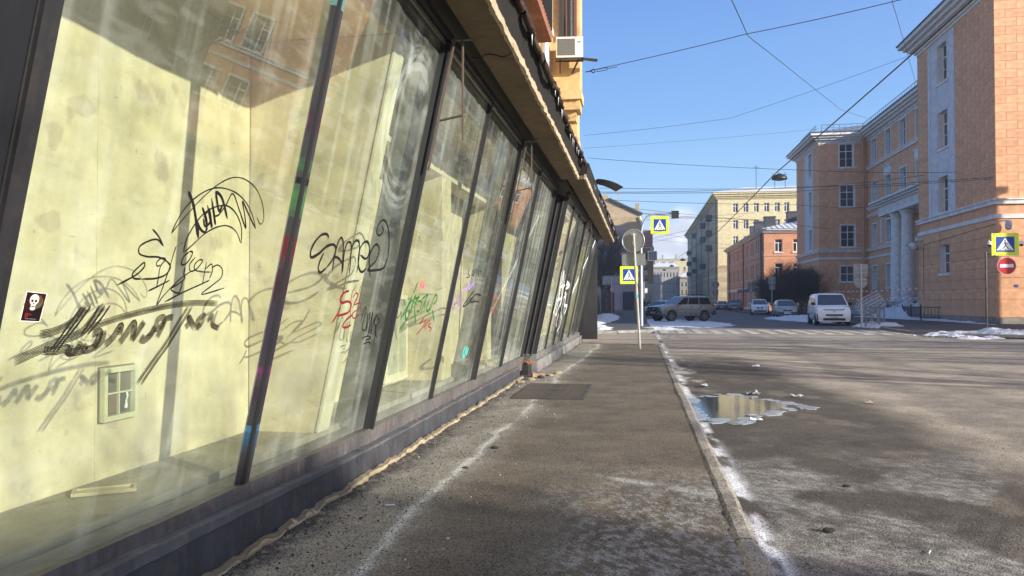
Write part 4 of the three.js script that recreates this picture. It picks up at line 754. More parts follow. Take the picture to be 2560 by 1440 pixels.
  course(0, -47.64, FACE.front, 5.7, [[2.55, 4.17, 3.98, 5.96]]);
  course(0, -61.2, FACE.street, 13.56 + 0.04, [[8.05, 9.75, 3.6, 5.8]]);
  course(5.8, -47.6, FACE.street, 10, [[1.95, 3.75, 3.15, 5.8], [7.15, 8.95, 3.15, 5.8]]);
  // coursed render blocks of the upper wall, laid one by one
  const r = rng(21), bm = [M.salmon, M.salmonB, M.salmonC], blockGeo = {};
  const block = (x, y, w, h, ox, oz, turn) => { const k = w.toFixed(2); blockGeo[k] ??= metric(bx(w - 0.022, h - 0.022, 0.024)); const m = new THREE.Mesh(blockGeo[k], bm[Math.floor(r() * 3)]); m.name = 'wall_block'; m.castShadow = m.receiveShadow = true; const p = V(x, y, 0.009).applyAxisAngle(V(0, 1, 0), turn); m.position.set(ox + p.x, y, oz + p.z); m.rotation.y = turn; school.add(m); };
  const courseH = (21.44 - 8.1) / 24;
  for (let j = 0; j < 24; j++) {
    const y = 8.1 + courseH * (j + 0.5), o = j % 2;
    for (let x = 0, k = 0; k < 5; k++) { const w = k === 0 ? (o ? 0.66 : 1.32) : k === 4 ? (o ? 1.32 : 0.66) : 1.32; if (x + w < 7.0) block(x + w / 2, y, w, courseH, 0, 0, FACE.front); x += w; }
    for (let x = 7.33, k = 0; k < 5; k++) { const w = k === 0 ? (o ? 0.7 : 1.4) : 1.32; const ww = Math.min(w, 13.34 - x); if (ww > 0.3) block(x + ww / 2, y, ww, courseH, 0, -13.34, FACE.street); x += w; }
    block(1.13, y, 2.2, courseH, 0, -13.34, FACE.street);
  }
  // string courses and window crowns of the court
  const cb = (y0, y1, p, z0 = -47.5, z1 = -13.4) => span(5.8 - p, 5.8, y0, y1, z0, z1);
  obj('sill_course', [cb(18.0, 18.26, 0.16), cb(18.26, 18.36, 0.26)], M.white, school); obj('sill_course', [cb(12.8, 13.06, 0.16), cb(13.06, 13.18, 0.26)], M.white, school); obj('sill_course', [cb(11.9, 12.1, 0.14), cb(12.1, 12.25, 0.24)], M.white, school);
  for (const x of [8.05, 17.9, 27.7]) obj('window_crown', [span(5.56, 5.8, 17.2, 17.32, -47.6 + x - 1.4, -47.6 + x + 1.4), span(5.66, 5.8, 16.28, 17.2, -47.6 + x - 1.15, -47.6 + x + 1.15)], M.white, school);
  obj('pilaster_strip', [span(5.68, 5.8, 8.4, 11.2, -42.3, -41.9)], M.white, school);
  // porch: paired columns under a white entablature
  obj('entablature', [span(2.9, 5.7, 10.62, 11.6, -33.6, -13.4), span(2.7, 5.7, 11.6, 11.8, -33.8, -13.4), span(2.4, 5.7, 11.8, 12.0, -34.1, -13.4), span(2.1, 5.7, 12.0, 12.2, -34.4, -13.4)], M.white, school);
  for (const z of [-82.4, -79.3, -73.6, -70.5]) { const c = new THREE.LatheGeometry([[0, 1.4], [0.82, 1.4], [0.82, 1.55], [0.74, 1.6], [0.78, 1.7], [0.7, 1.8], [0.64, 1.95], [0.63, 4.5], [0.55, 10.1], [0.6, 10.15], [0.6, 10.22], [0.56, 10.25], [0.7, 10.42], [0.74, 10.5], [0.74, 10.62], [0, 10.62]].map(([a, b]) => new THREE.Vector2(a, b)), 28).translate(3.72, 0, z + 52.16); obj('column', c, M.white, school); }
  obj('porch_floor', [span(2.6, 5.6, 0, 1.4, -37, -14)], M.granite, school);
  for (let i = 0; i < 7; i++) { obj('step', [span(2.6 - 0.38 * (7 - i), 2.6 - 0.38 * (6 - i), 0, 0.2 * (i + 1) - 0.0, -39, -21.5)], M.granite, school); obj('step_snow', [rough(new THREE.BoxGeometry(0.2, 0.05, 15 - 2 * (i % 3), 2, 1, 30).translate(2.6 - 0.38 * (6.5 - i) + 0.06, 0.2 * (i + 1) + 0.015, -30.5), 0.05, 2, i)], M.snow, school); }
  const door = obj('door', [span(5.66, 5.76, 1.42, 5.2, -26.9, -25.2)], std({ color: lin(0.62, 0.63, 0.66), roughness: 0.5 }), school); obj('handle', [bx(0.08, 0.14, 0.3, 5.62, 3.1, -26.6)], M.black, door);
  obj('entrance_wall', [span(5.7, 5.78, 1.4, 10.5, -33.5, -14)], M.salmonB, school);
  const hr = []; for (const z of [-36.6, -24.2, -22]) for (const y of [0.55, 0.95]) hr.push(bar(V(0.3, y, z), V(2.9, y + 1.35, z), 0.045, 0.045, 6)); for (const z of [-36.6, -24.2, -22]) for (const t of [0.02, 0.5, 0.98]) hr.push(bar(V(0.3 + 2.6 * t, 1.35 * t, z), V(0.3 + 2.6 * t, 0.95 + 1.35 * t, z), 0.045, 0.045, 6));
  obj('handrail', hr, M.zinc, school);
  obj('drainpipe', [cyl(0.14, 0.14, 21.2, 12, 5.25, 0.4, -47.3), cyl(0.16, 0.34, 0.7, 10, 5.25, 21.6, -47.3)], M.drainSalmon, school);
  obj('conduit', [bar(V(-0.03, 1.6, -12.3), V(-0.03, 5.9, -12.3), 0.05), bar(V(-0.05, 6.0, -12.4), V(-0.05, 6.45, 0), 0.03)], M.brown, school);
  // flag on a wall staff beside the porch
  const fl = obj('flag_staff', [bar(V(5.7, 7.4, -22.3), V(4.4, 9.3, -22.6), 0.05, 0.05, 6)], M.whitePaint, school);
  [[0.8, 0.8, 0.8], [0.02, 0.05, 0.28], [0.45, 0.02, 0.03]].forEach((c, i) => obj('flag_stripe', [rough(bx(0.05, 1.5, 0.28, 4.75 + i * 0.2, 8.0 + 0.1 * i - 0.4, -22.5), 0.12, 2)], plain(...c, 0.9), fl));
  // floodlight, cameras and plates on the walls
  const lampMat = plain(0.55, 0.56, 0.57, 0.4);
  obj('floodlight', [put(new THREE.SphereGeometry(0.34, 14, 10), -0.75, 5.9, -12.6), bar(V(0, 6.35, -12.5), V(-0.7, 6.0, -12.6), 0.07), bx(0.5, 0.25, 0.35, -0.3, 6.5, -12.4), bar(V(-0.8, 5.75, -12.6), V(-1.5, 6.1, -12.2), 0.12, 0.3)], lampMat, school);
  obj('wall_camera', [put(new THREE.SphereGeometry(0.2, 14, 10), 0.55, 6.2, 0.4), cyl(0.22, 0.16, 0.3, 12, 0.55, 6.3, 0.4), bar(V(0.1, 6.62, 0.06), V(0.55, 6.62, 0.4), 0.06)], lampMat, school);
  obj('blue_plate', [bx(0.2, 0.16, 0.02, 1.12, 2.46, 0.06)], plain(0.02, 0.06, 0.3, 0.5), school);
}
// ---- salmon-orange three-storey house with a snowy roof
{
  const b = thing('orange_house', 'orange three-storey corner house with snowy tin roof and shops below', 'building', [19, 0, -119.8]);
  const H = 12.1, o = { depth: 0.3, win: { topSolid: true, sill: 0.1, t: 0.1 } };
  facade(b, 0.003, 0.003, FACE.front, 26, H, [2.17, 4.86, 8, 11, 14, 17].flatMap((x) => [[x, 5.12, 1.16, 2.26, 2, [0.72]], [x, 9.16, 1.14, 1.95, 2, [0.72]]]), M.pink, o);
  const st = []; for (let i = 0; i < 16; i++) { const x = 49.4 - 1.1 - i * 3.1 - (i % 2) * 0.9; st.push([x, 9.3, 0.9, 2.1, 1, [0.7]], [x, 5.3, 0.9, 2.4, 1, [0.7]]); }
  for (let i = 0; i < 8; i++) st.push([47.6 - i * 5.9, 0.5, 2.2, 2.7, 1, [0.75]]);
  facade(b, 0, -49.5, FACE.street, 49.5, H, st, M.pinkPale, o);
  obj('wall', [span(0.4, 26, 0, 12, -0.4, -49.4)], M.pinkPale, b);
  const ring = (p, y0, y1) => span(-p, 26, y0, y1, -49.5, p);
  obj('string_course', [ring(0.12, 4.2, 4.4), ring(0.1, 8.5, 8.62)], M.pinkPale, b);
  obj('shop_front', [span(-0.06, 0, 0.05, 0.45, -49.4, 0), span(-0.1, 0, 3.35, 3.95, -49.4, -0.5)], M.white, b);
  obj('cornice', [ring(0.25, 12.1, 12.3), ring(0.5, 12.3, 12.5), ring(0.75, 12.5, 12.7)], M.white, b);
  const e = 0.85, top = 15.4; obj('roof', [quads([[V(-e, 12.7, e), V(26, 12.7, e), V(26, top, -10), V(9.5, top, -10)], [V(-e, 12.7, -49.5), V(-e, 12.7, e), V(9.5, top, -10), V(9.5, top, -49.5)]])], M.roofSnow, b);
  const seams = []; for (let i = 0; i < 30; i++) { const x = -e + 0.3 + i * 0.85, t = clamp((x + e) / 10.5, 0, 1); seams.push(bar(V(x, 12.72, e), V(x, lerp(12.72, top, t), e - 10.85 * t), 0.06)); const z = e - 0.4 - i * 1.6, u = clamp((e - z) / 10.85, 0, 1); seams.push(bar(V(-e, 12.72, z), V(-e + 10.35 * u, lerp(12.72, top, u), z), 0.06)); } obj('roof_seams', seams, M.roofDark, b);
  for (const [x, z] of [[8, -4], [6, -9], [10, -6], [3.5, -16], [3, -24], [3.5, -33]]) obj('chimney', [span(x - 0.9, x + 0.9, 12.8, 16.2, z - 0.7, z + 0.7), span(x - 1, x + 1, 16.2, 16.4, z - 0.8, z + 0.8)], M.roofDark, b);
  for (const z of [-1.6, -22, -44]) obj('drainpipe', [cyl(0.1, 0.1, 12.0, 8, -0.2, 0.2, z)], M.darkMetal, b);
  for (const [z, w] of [[-6, 1.4], [-15, 1.2], [-24, 1.6]]) obj('shop_sign', [bx(0.9, 0.6, 0.08, -0.55, 3.4, z), bx(0.06, 0.5, w, -0.12, 3.6, z - 2)], M.greyPaint, b);
}
// ---- the tall yellow apartment block
{
  const b = thing('yellow_block', 'tall yellow six-storey apartment block with green balconies on its street side', 'building', [19, 0, -188.2]);
  const H = 26.6, ys = [23.4, 19.3, 15.3, 11.3, 6.6, 2.2], o = { depth: 0.35, win: { t: 0.1 } };
  facade(b, 0.003, 0.003, FACE.front, 34, H, ys.flatMap((y) => [4.2, 6.65, 9.1, 11.55, 14, 16.2, 19, 22].map((x) => [x, y, 1.24, 2.2, 2, [0.7]])), M.yellowWall, o);
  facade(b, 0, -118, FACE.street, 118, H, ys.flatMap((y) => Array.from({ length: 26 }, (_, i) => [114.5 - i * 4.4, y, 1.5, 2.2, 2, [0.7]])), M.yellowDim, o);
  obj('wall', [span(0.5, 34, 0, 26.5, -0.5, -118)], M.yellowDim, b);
  const ring = (p, y0, y1) => span(-p, 34, y0, y1, -118, p);
  obj('cornice', [ring(0.2, 26.6, 26.9), ring(0.5, 26.9, 27.3), ring(0.9, 27.3, 27.8), ring(1.3, 27.8, 28.3)], M.yellowWall, b);
  obj('string_course', [ring(0.2, 9.9, 10.4), ring(0.1, 14.6, 14.75)], M.tan, b);
  for (let i = 0; i < 8; i++) obj('wall_course', [ring(0.1, 0.4 + i * 1.18, 1.42 + i * 1.18)], i % 2 ? M.tan : M.yellowDim, b);
  obj('roof', [quads([[V(-1.3, 28.3, 1.3), V(34, 28.3, 1.3), V(34, 31, -10), V(8, 31, -10)], [V(-1.3, 28.3, -118), V(-1.3, 28.3, 1.3), V(8, 31, -10), V(8, 31, -118)]])], M.roofSnow, b);
  for (const z of [-3, -24, -46, -68, -90]) obj('drainpipe', [cyl(0.14, 0.14, 27, 8, -0.25, 0.2, z)], M.greyPaint, b);
  for (const [x, h] of [[10, 7], [17, 5], [14.5, 4]]) obj('antenna', [bar(V(x, 29, -6), V(x, 29 + h, -6), 0.12), bar(V(x - 0.8, 28.4 + h, -6), V(x + 0.8, 28.4 + h, -6), 0.08)], M.darkMetal, b);
  [-17, -37, -71, -99].forEach((z, c) => ys.slice(0, 4).forEach((y, k) => { if ((c + k) % 4 === 3) return; obj('balcony', [span(-1.5, 0, y - 0.25, y - 0.05, z - 2, z + 2), span(-1.5, -1.42, y - 0.05, y + 1.15, z - 2, z + 2), span(-1.42, 0, y - 0.05, y + 1.15, z + 1.92, z + 2), span(-1.42, 0, y - 0.05, y + 1.15, z - 2, z - 1.92)], M.green, b); }));
}
// ---- apartment house rising behind the pavilion
{
  const b = thing('ochre_house', 'ochre apartment house with bay windows rising behind the pavilion roof', 'building', [-3, 0, 8]);
  const g = (x0, x1, y0, y1, z0, z1) => span(x0 + 3, x1 + 3, y0, y1, z0 - 8, z1 - 8);
  const wins = []; for (let k = 0; k < 4; k++) for (let i = 0; i < 7; i++) wins.push([4 + i * 5, 6.2 + k * 4.2, 1.5, 2.3, 2, [0.7]]);
  facade(b, 0.1, 2, FACE.left, 42, 24, wins, M.ochre, { depth: 0.35, y0: 4.15, win: { t: 0.09, sill: 0.1 } });
  obj('wall', [g(-16, -3.4, 4.15, 24, -34, 10), g(-16, -3.45, 0, 4.15, -34, 10)], M.ochre, b);
  const bay = (z0, z1, x1, y0) => {
    obj('bay', [g(-2.9, x1, y0, 24, z1, z0)], M.ochre, b);
    [[0.06, 0.3], [0.0, 0.62], [-0.14, 0.95], [-0.3, 1.35], [-0.5, 1.8]].forEach(([d, h], i) => obj('corbel', [g(-2.9, x1 + d, y0 - h, y0 - (i ? [0.3, 0.62, 0.95, 1.35][i - 1] + 0.002 : 0), z1 + 0.1 + i * 0.12, z0 + d - i * 0.05)], M.ochre, b));
  };
  bay(-24.2, -25.3, -1.93, 8.4); bay(-29, -30.2, -2.42, 7.9);
  const bw = obj('bay_window', [g(-2.62, -2.1, 10.15, 12.4, -24.2, -24.17)], M.glass, b);
  obj('frame', [g(-2.1, -2.02, 10.1, 12.4, -24.2, -24.12), g(-2.66, -2.62, 10.1, 12.4, -24.2, -24.12), g(-2.62, -2.1, 10.08, 10.15, -24.2, -24.1), g(-2.38, -2.34, 10.15, 12.4, -24.18, -24.14)], std({ color: lin(0.16, 0.06, 0.05), roughness: 0.6 }), bw);
  obj('balcony', [g(-2.9, -2.05, 7.62, 7.8, -17.4, -14.2), g(-2.12, -2.05, 7.8, 8.8, -17.4, -14.2)], M.brick, b);
  const bl = []; for (let i = 0; i < 14; i++) bl.push(g(-2.04, -2.01, 7.82, 8.8, -14.3 - i * 0.22, -14.33 - i * 0.22)); obj('balcony_railing', bl, M.black, b);
  obj('ledge', [g(-2.9, -2.55, 5.2, 5.5, -23, 2), g(-2.9, -2.7, 5.5, 5.8, -23, 2)], M.ochre, b);
  obj('drainpipe', [put(cyl(0.125, 0.125, 20, 14), 0.38, 4.4, -28.6), ...[6.2, 8.2, 10.2].map((y) => put(cyl(0.14, 0.14, 0.06, 14), 0.38, y, -28.6))], M.zinc, b);
  const ac = thing('air_conditioner', 'white air conditioner box fixed under the bay window above the pavilion', 'air conditioner', [-2.22, 9.25, -23.72], 0.12);
  obj('casing', [bx(0.86, 0.66, 0.36, 0, 0.36, 0)], std({ color: lin(0.72, 0.68, 0.58), roughness: 0.6 }), ac);
  const gr = obj('fan_grille', [bx(0.56, 0.54, 0.01, -0.11, 0.36, 0.184)], std({ color: lin(0.14, 0.13, 0.11), roughness: 0.8 }), ac);
  const ws = []; for (let i = 0; i <= 12; i++) ws.push(bx(0.56, 0.006, 0.008, -0.11, 0.1 + i * 0.0435, 0.194), bx(0.006, 0.54, 0.008, -0.39 + i * 0.0467, 0.36, 0.193)); obj('wires', ws, M.greyPaint, gr);
  obj('badge', [bx(0.12, 0.05, 0.006, 0.3, 0.52, 0.184)], M.greyPaint, ac); obj('bracket', [bx(0.9, 0.04, 0.04, 0, 0.0, 0.12), bx(0.9, 0.04, 0.04, 0, 0.0, -0.12), bar(V(0.3, 0, 0.1), V(0.1, -0.3, -0.4), 0.04), bar(V(-0.3, 0, 0.1), V(-0.3, -0.3, -0.4), 0.04)], M.brown, ac);
  obj('hood', [put(bx(0.5, 0.015, 0.35), 0.65, 0.0, 0.0, 0, 0.1, -0.12)], M.darkMetal, ac);
}
// ---- left side of the far street
{
  const b = thing('gabled_house', 'tan house with a blind sloping gable wall, mauve plaster lower down', 'building', [-9, 0, -124]);
  const shp = (pts, d, z) => new THREE.ExtrudeGeometry(new THREE.Shape(pts.map(([x, y]) => new THREE.Vector2(x + 9, y))), { depth: d, bevelEnabled: false }).translate(0, 0, z);
  obj('gable_wall', [shp([[-14, 0], [0.35, 0], [0.35, 16.2], [-5.2, 18.9], [-5.3, 19.7], [-6.8, 19.7], [-14, 19.6]], 60, -63.2)], M.tan, b);
  obj('lean_wall', [shp([[-14, 0], [-0.95, 0], [-0.95, 13.6], [-2.6, 13.5], [-3.0, 14.0], [-5.5, 14.5], [-14, 14.8]], 2.9, -3.0)], M.mauve, b);
  obj('roof_edge', [bar(V(9.5, 16.3, -3), V(3.8, 19.05, -3), 0.3, 0.4)], M.roofDark, b);
  obj('chimney', [span(8.2, 8.9, 16.5, 18.2, -5, -3.5), span(5.3, 5.45, 18.5, 21, -4.5, -4.35)], M.tan, b);
  obj('band', [span(2, 8.05, 9.0, 9.2, 0, -0.14), span(2, 8.05, 4.6, 4.8, 0, -0.14)], M.greyPaint, b);
  obj('drainpipe', [bar(V(9.45, 0.2, -3.05), V(9.45, 14, -3.05), 0.25, 0.25, 8), bar(V(9.45, 14, -3.05), V(9.05, 15.9, -2.9), 0.25, 0.25, 8)], M.whitePaint, b);
  const st = []; for (let i = 0; i < 9; i++) for (const y of [2.2, 6, 9.8, 13]) st.push([4 + i * 6, y, 1.5, 2.1, 2, [0.7]]);
  facade(b, 9.45, -3.4, FACE.left, 58, 16, st, M.tan, { depth: 0.3 });
  obj('gate', [span(6.2, 8.0, 0.1, 3.1, 0.2, 0.1)], M.navy, b);
  const acu = thing('air_conditioner', 'small white air conditioner on the mauve wall above the blue fence', 'air conditioner', [-6.7, 3.3, -123.7]);
  obj('casing', [bx(0.95, 0.8, 0.4, 0, 0.4, 0)], M.white, acu); obj('fan_grille', [put(new THREE.CylinderGeometry(0.28, 0.28, 0.03, 16), -0.1, 0.4, 0.21, 0, Math.PI / 2)], M.black, acu);
}
const farHouse = (name, label, x0, x1, z, h, depth, mat, roofMat, cols, floors, o = {}) => {
  const b = thing(name, label, 'building', [x0, 0, z], 0), w = x1 - x0, wins = [];
  for (let i = 0; i < cols; i++) for (let k = 0; k < floors; k++) wins.push([w * (i + 0.5) / cols, 1.2 + (h - 1.6) * k / floors, Math.min(1.3, w / cols * 0.5), (h - 1.6) / floors * 0.55, 2, [0.7]]);
  facade(b, 0, 0, FACE.front, w, h, wins, mat, { depth: 0.3 });
  obj('wall', [span(0, w, 0, h - 0.05, -0.35, -depth)], mat, b); obj('cornice', [span(-0.4, w + 0.4, h, h + 0.5, 0.4, -depth)], mat, b);
  if (o.flatRoof) obj('roof', [span(-0.2, w + 0.2, h + 0.5, h + 0.8, 0.2, -depth)], roofMat, b);
  else obj('roof', [quads([[V(-0.5, h + 0.5, 0.5), V(w + 0.5, h + 0.5, 0.5), V(w * 0.75, h + 3, -6), V(w * 0.25, h + 3, -6)], [V(-0.5, h + 0.5, -depth), V(-0.5, h + 0.5, 0.5), V(w * 0.25, h + 3, -6), V(w * 0.25, h + 3, -depth)]])], roofMat, b);
  for (let i = 0; i < (o.chimneys ?? 3); i++) obj('chimney', [span(w * (0.15 + 0.3 * i), w * (0.15 + 0.3 * i) + 1, h, h + 3.4, -4, -5)], M.greyWall, b);
  return b;
};
{
  const t = farHouse('tower_house', 'narrow cream tower house with red striped top floors down the street', 0.9, 3.9, -230, 17.6, 40, std({ color: lin(0.62, 0.52, 0.36), map: tGrain, roughness: 0.9 }), M.roofDark, 2, 4, { flatRoof: true, chimneys: 0 });
  const s = []; for (let i = 0; i < 9; i++) s.push(span(i * 0.34, i * 0.34 + 0.2, 18.2, 23.4, 0.5, 0.1)); obj('red_louvre', s, std({ color: lin(0.34, 0.10, 0.07), roughness: 0.8 }), t); obj('upper_wall', [span(-0.1, 3, 18.1, 23.2, 0, -30)], M.white, t);
  farHouse('grey_house', 'grey four-storey house closing the end of the street', 5.6, 16.6, -330, 16.2, 40, M.greyWall, M.roofSnow, 8, 4);
  farHouse('beige_house', 'lower beige house at the street end beside the yellow block', 16.9, 27, -326, 11.6, 30, std({ color: lin(0.45, 0.39, 0.31), map: tGrain, roughness: 0.9 }), M.roofSnow, 6, 3);
  farHouse('sunlit_block', 'sunlit pale yellow block rising over the roofs at the street end', 8.5, 34, -430, 25, 30, M.yellowWall, M.roofDark, 7, 3, { flatRoof: true, chimneys: 4 });
  const r = thing('shop_row', 'row of grey-blue shop fronts in shade on the left of the far street', 'building', [-3, 0, -186]);
  facade(r, 4.2, 0, FACE.left, 40, 6.4, Array.from({ length: 6 }, (_, i) => [4 + i * 6, 0.8, 3, 3, 2, [0.8]]), M.greyPaint, { depth: 0.2 });
  obj('wall', [span(-4, 4, 0, 6.3, 0, -40)], M.greyPaint, r);
  for (let i = 0; i < 4; i++) obj('shop_sign', [bx(0.7, 1.2, 0.1, 4.5, 4.2 + 0.4 * (i % 2), -2 - i * 7)], i % 2 ? M.green : M.white, r);
}
// ---- low house on the near right, outside the frame: its long shadow lies over the pavement's near end
{
  const b = thing('corner_house', 'two-storey house across the road behind the viewer', 'building', [18, 0, 10.5]);
  const wins = []; for (let i = 0; i < 9; i++) wins.push([3 + i * 4, 1.2, 1.4, 2.1, 2, [0.7]], [3 + i * 4, 5.0, 1.4, 1.9, 2, [0.7]]);
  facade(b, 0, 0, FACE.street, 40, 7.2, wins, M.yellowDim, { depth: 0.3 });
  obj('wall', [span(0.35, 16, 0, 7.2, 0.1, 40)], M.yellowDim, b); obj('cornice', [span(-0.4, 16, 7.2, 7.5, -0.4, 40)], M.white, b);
  obj('roof', [quads([[V(-0.4, 7.5, -0.4), V(-0.4, 7.5, 40), V(8, 10, 40), V(8, 10, -0.4)], [V(8, 10, -0.4), V(8, 10, 40), V(16, 7.5, 40), V(16, 7.5, -0.4)], [V(16, 7.5, -0.4), V(-0.4, 7.5, -0.4), V(8, 10, -0.4)]])], M.roof, b);
}

// ---- narrow house on the side street, right of the frame: it keeps the corner with the van and the off-roader in shade
{
  const b = thing('side_house', 'narrow three-storey house on the side street to the right of the school forecourt', 'building', [29, 0, -33]);
  facade(b, 0.003, 0, FACE.front, 6, 12.5, [1.5, 4.4].flatMap((x) => [1, 4.8, 8.6].map((y) => [x, y, 1.3, 2.2, 2, [0.7]])), M.yellowWall, { depth: 0.3 });
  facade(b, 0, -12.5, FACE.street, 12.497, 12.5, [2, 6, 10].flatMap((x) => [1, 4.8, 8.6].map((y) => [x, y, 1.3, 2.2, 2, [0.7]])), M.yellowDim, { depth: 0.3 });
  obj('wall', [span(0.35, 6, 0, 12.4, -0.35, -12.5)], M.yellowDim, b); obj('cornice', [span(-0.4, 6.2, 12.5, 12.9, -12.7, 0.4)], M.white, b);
}

// ---------------------------------------------------------------- cars
const csg = new Evaluator(); csg.attributes = ['position', 'normal', 'uv'];
function loft(rings, closedEnds = true) {          // rings of equal length, joined into one closed skin
  const n = rings[0].length, p = [], id = [];
  for (const r of rings) for (const q of r) p.push(q.x, q.y, q.z);
  for (let i = 0; i + 1 < rings.length; i++) for (let j = 0; j < n; j++) { const a = i * n + j, b = i * n + (j + 1) % n, c = a + n, d = b + n; id.push(a, b, c, b, d, c); }
  if (closedEnds) for (const [s, flip] of [[0, 0], [(rings.length - 1) * n, 1]]) for (let j = 1; j + 1 < n; j++) flip ? id.push(s, s + j, s + j + 1) : id.push(s, s + j + 1, s + j);
  const g = new THREE.BufferGeometry(); g.setAttribute('position', new THREE.Float32BufferAttribute(p, 3)); g.setIndex(id); return g;
}
const paintOf = (r, g, b, metal = 0.25) => new THREE.MeshPhysicalMaterial({ color: lin(r, g, b), roughness: 0.42, metalness: metal, clearcoat: 0.8, clearcoatRoughness: 0.12 });
const lampGlass = new THREE.MeshPhysicalMaterial({ color: lin(0.55, 0.57, 0.6), roughness: 0.12, metalness: 0.5, clearcoat: 1 });
const tyreGeo = metric(new THREE.LatheGeometry([[0.60, -0.5], [0.94, -0.5], [1, -0.38], [1, 0.38], [0.94, 0.5], [0.60, 0.5]].map(([a, b]) => new THREE.Vector2(a, b)), 28).rotateX(Math.PI / 2));
const rimGeo = (() => { const g = [new THREE.CylinderGeometry(0.2, 0.2, 0.12, 12).rotateX(Math.PI / 2).translate(0, 0, 0.34)]; g.push(new THREE.TorusGeometry(0.58, 0.05, 8, 28).translate(0, 0, 0.42)); for (let i = 0; i < 6; i++) g.push(put(bx(0.12, 0.5, 0.07, 0, 0.35, 0.36), 0, 0, 0, 0, 0, i * Math.PI / 3)); return metric(merge(g)); })();
const rimBack = metric(new THREE.CylinderGeometry(0.6, 0.6, 0.3, 20).rotateX(Math.PI / 2));
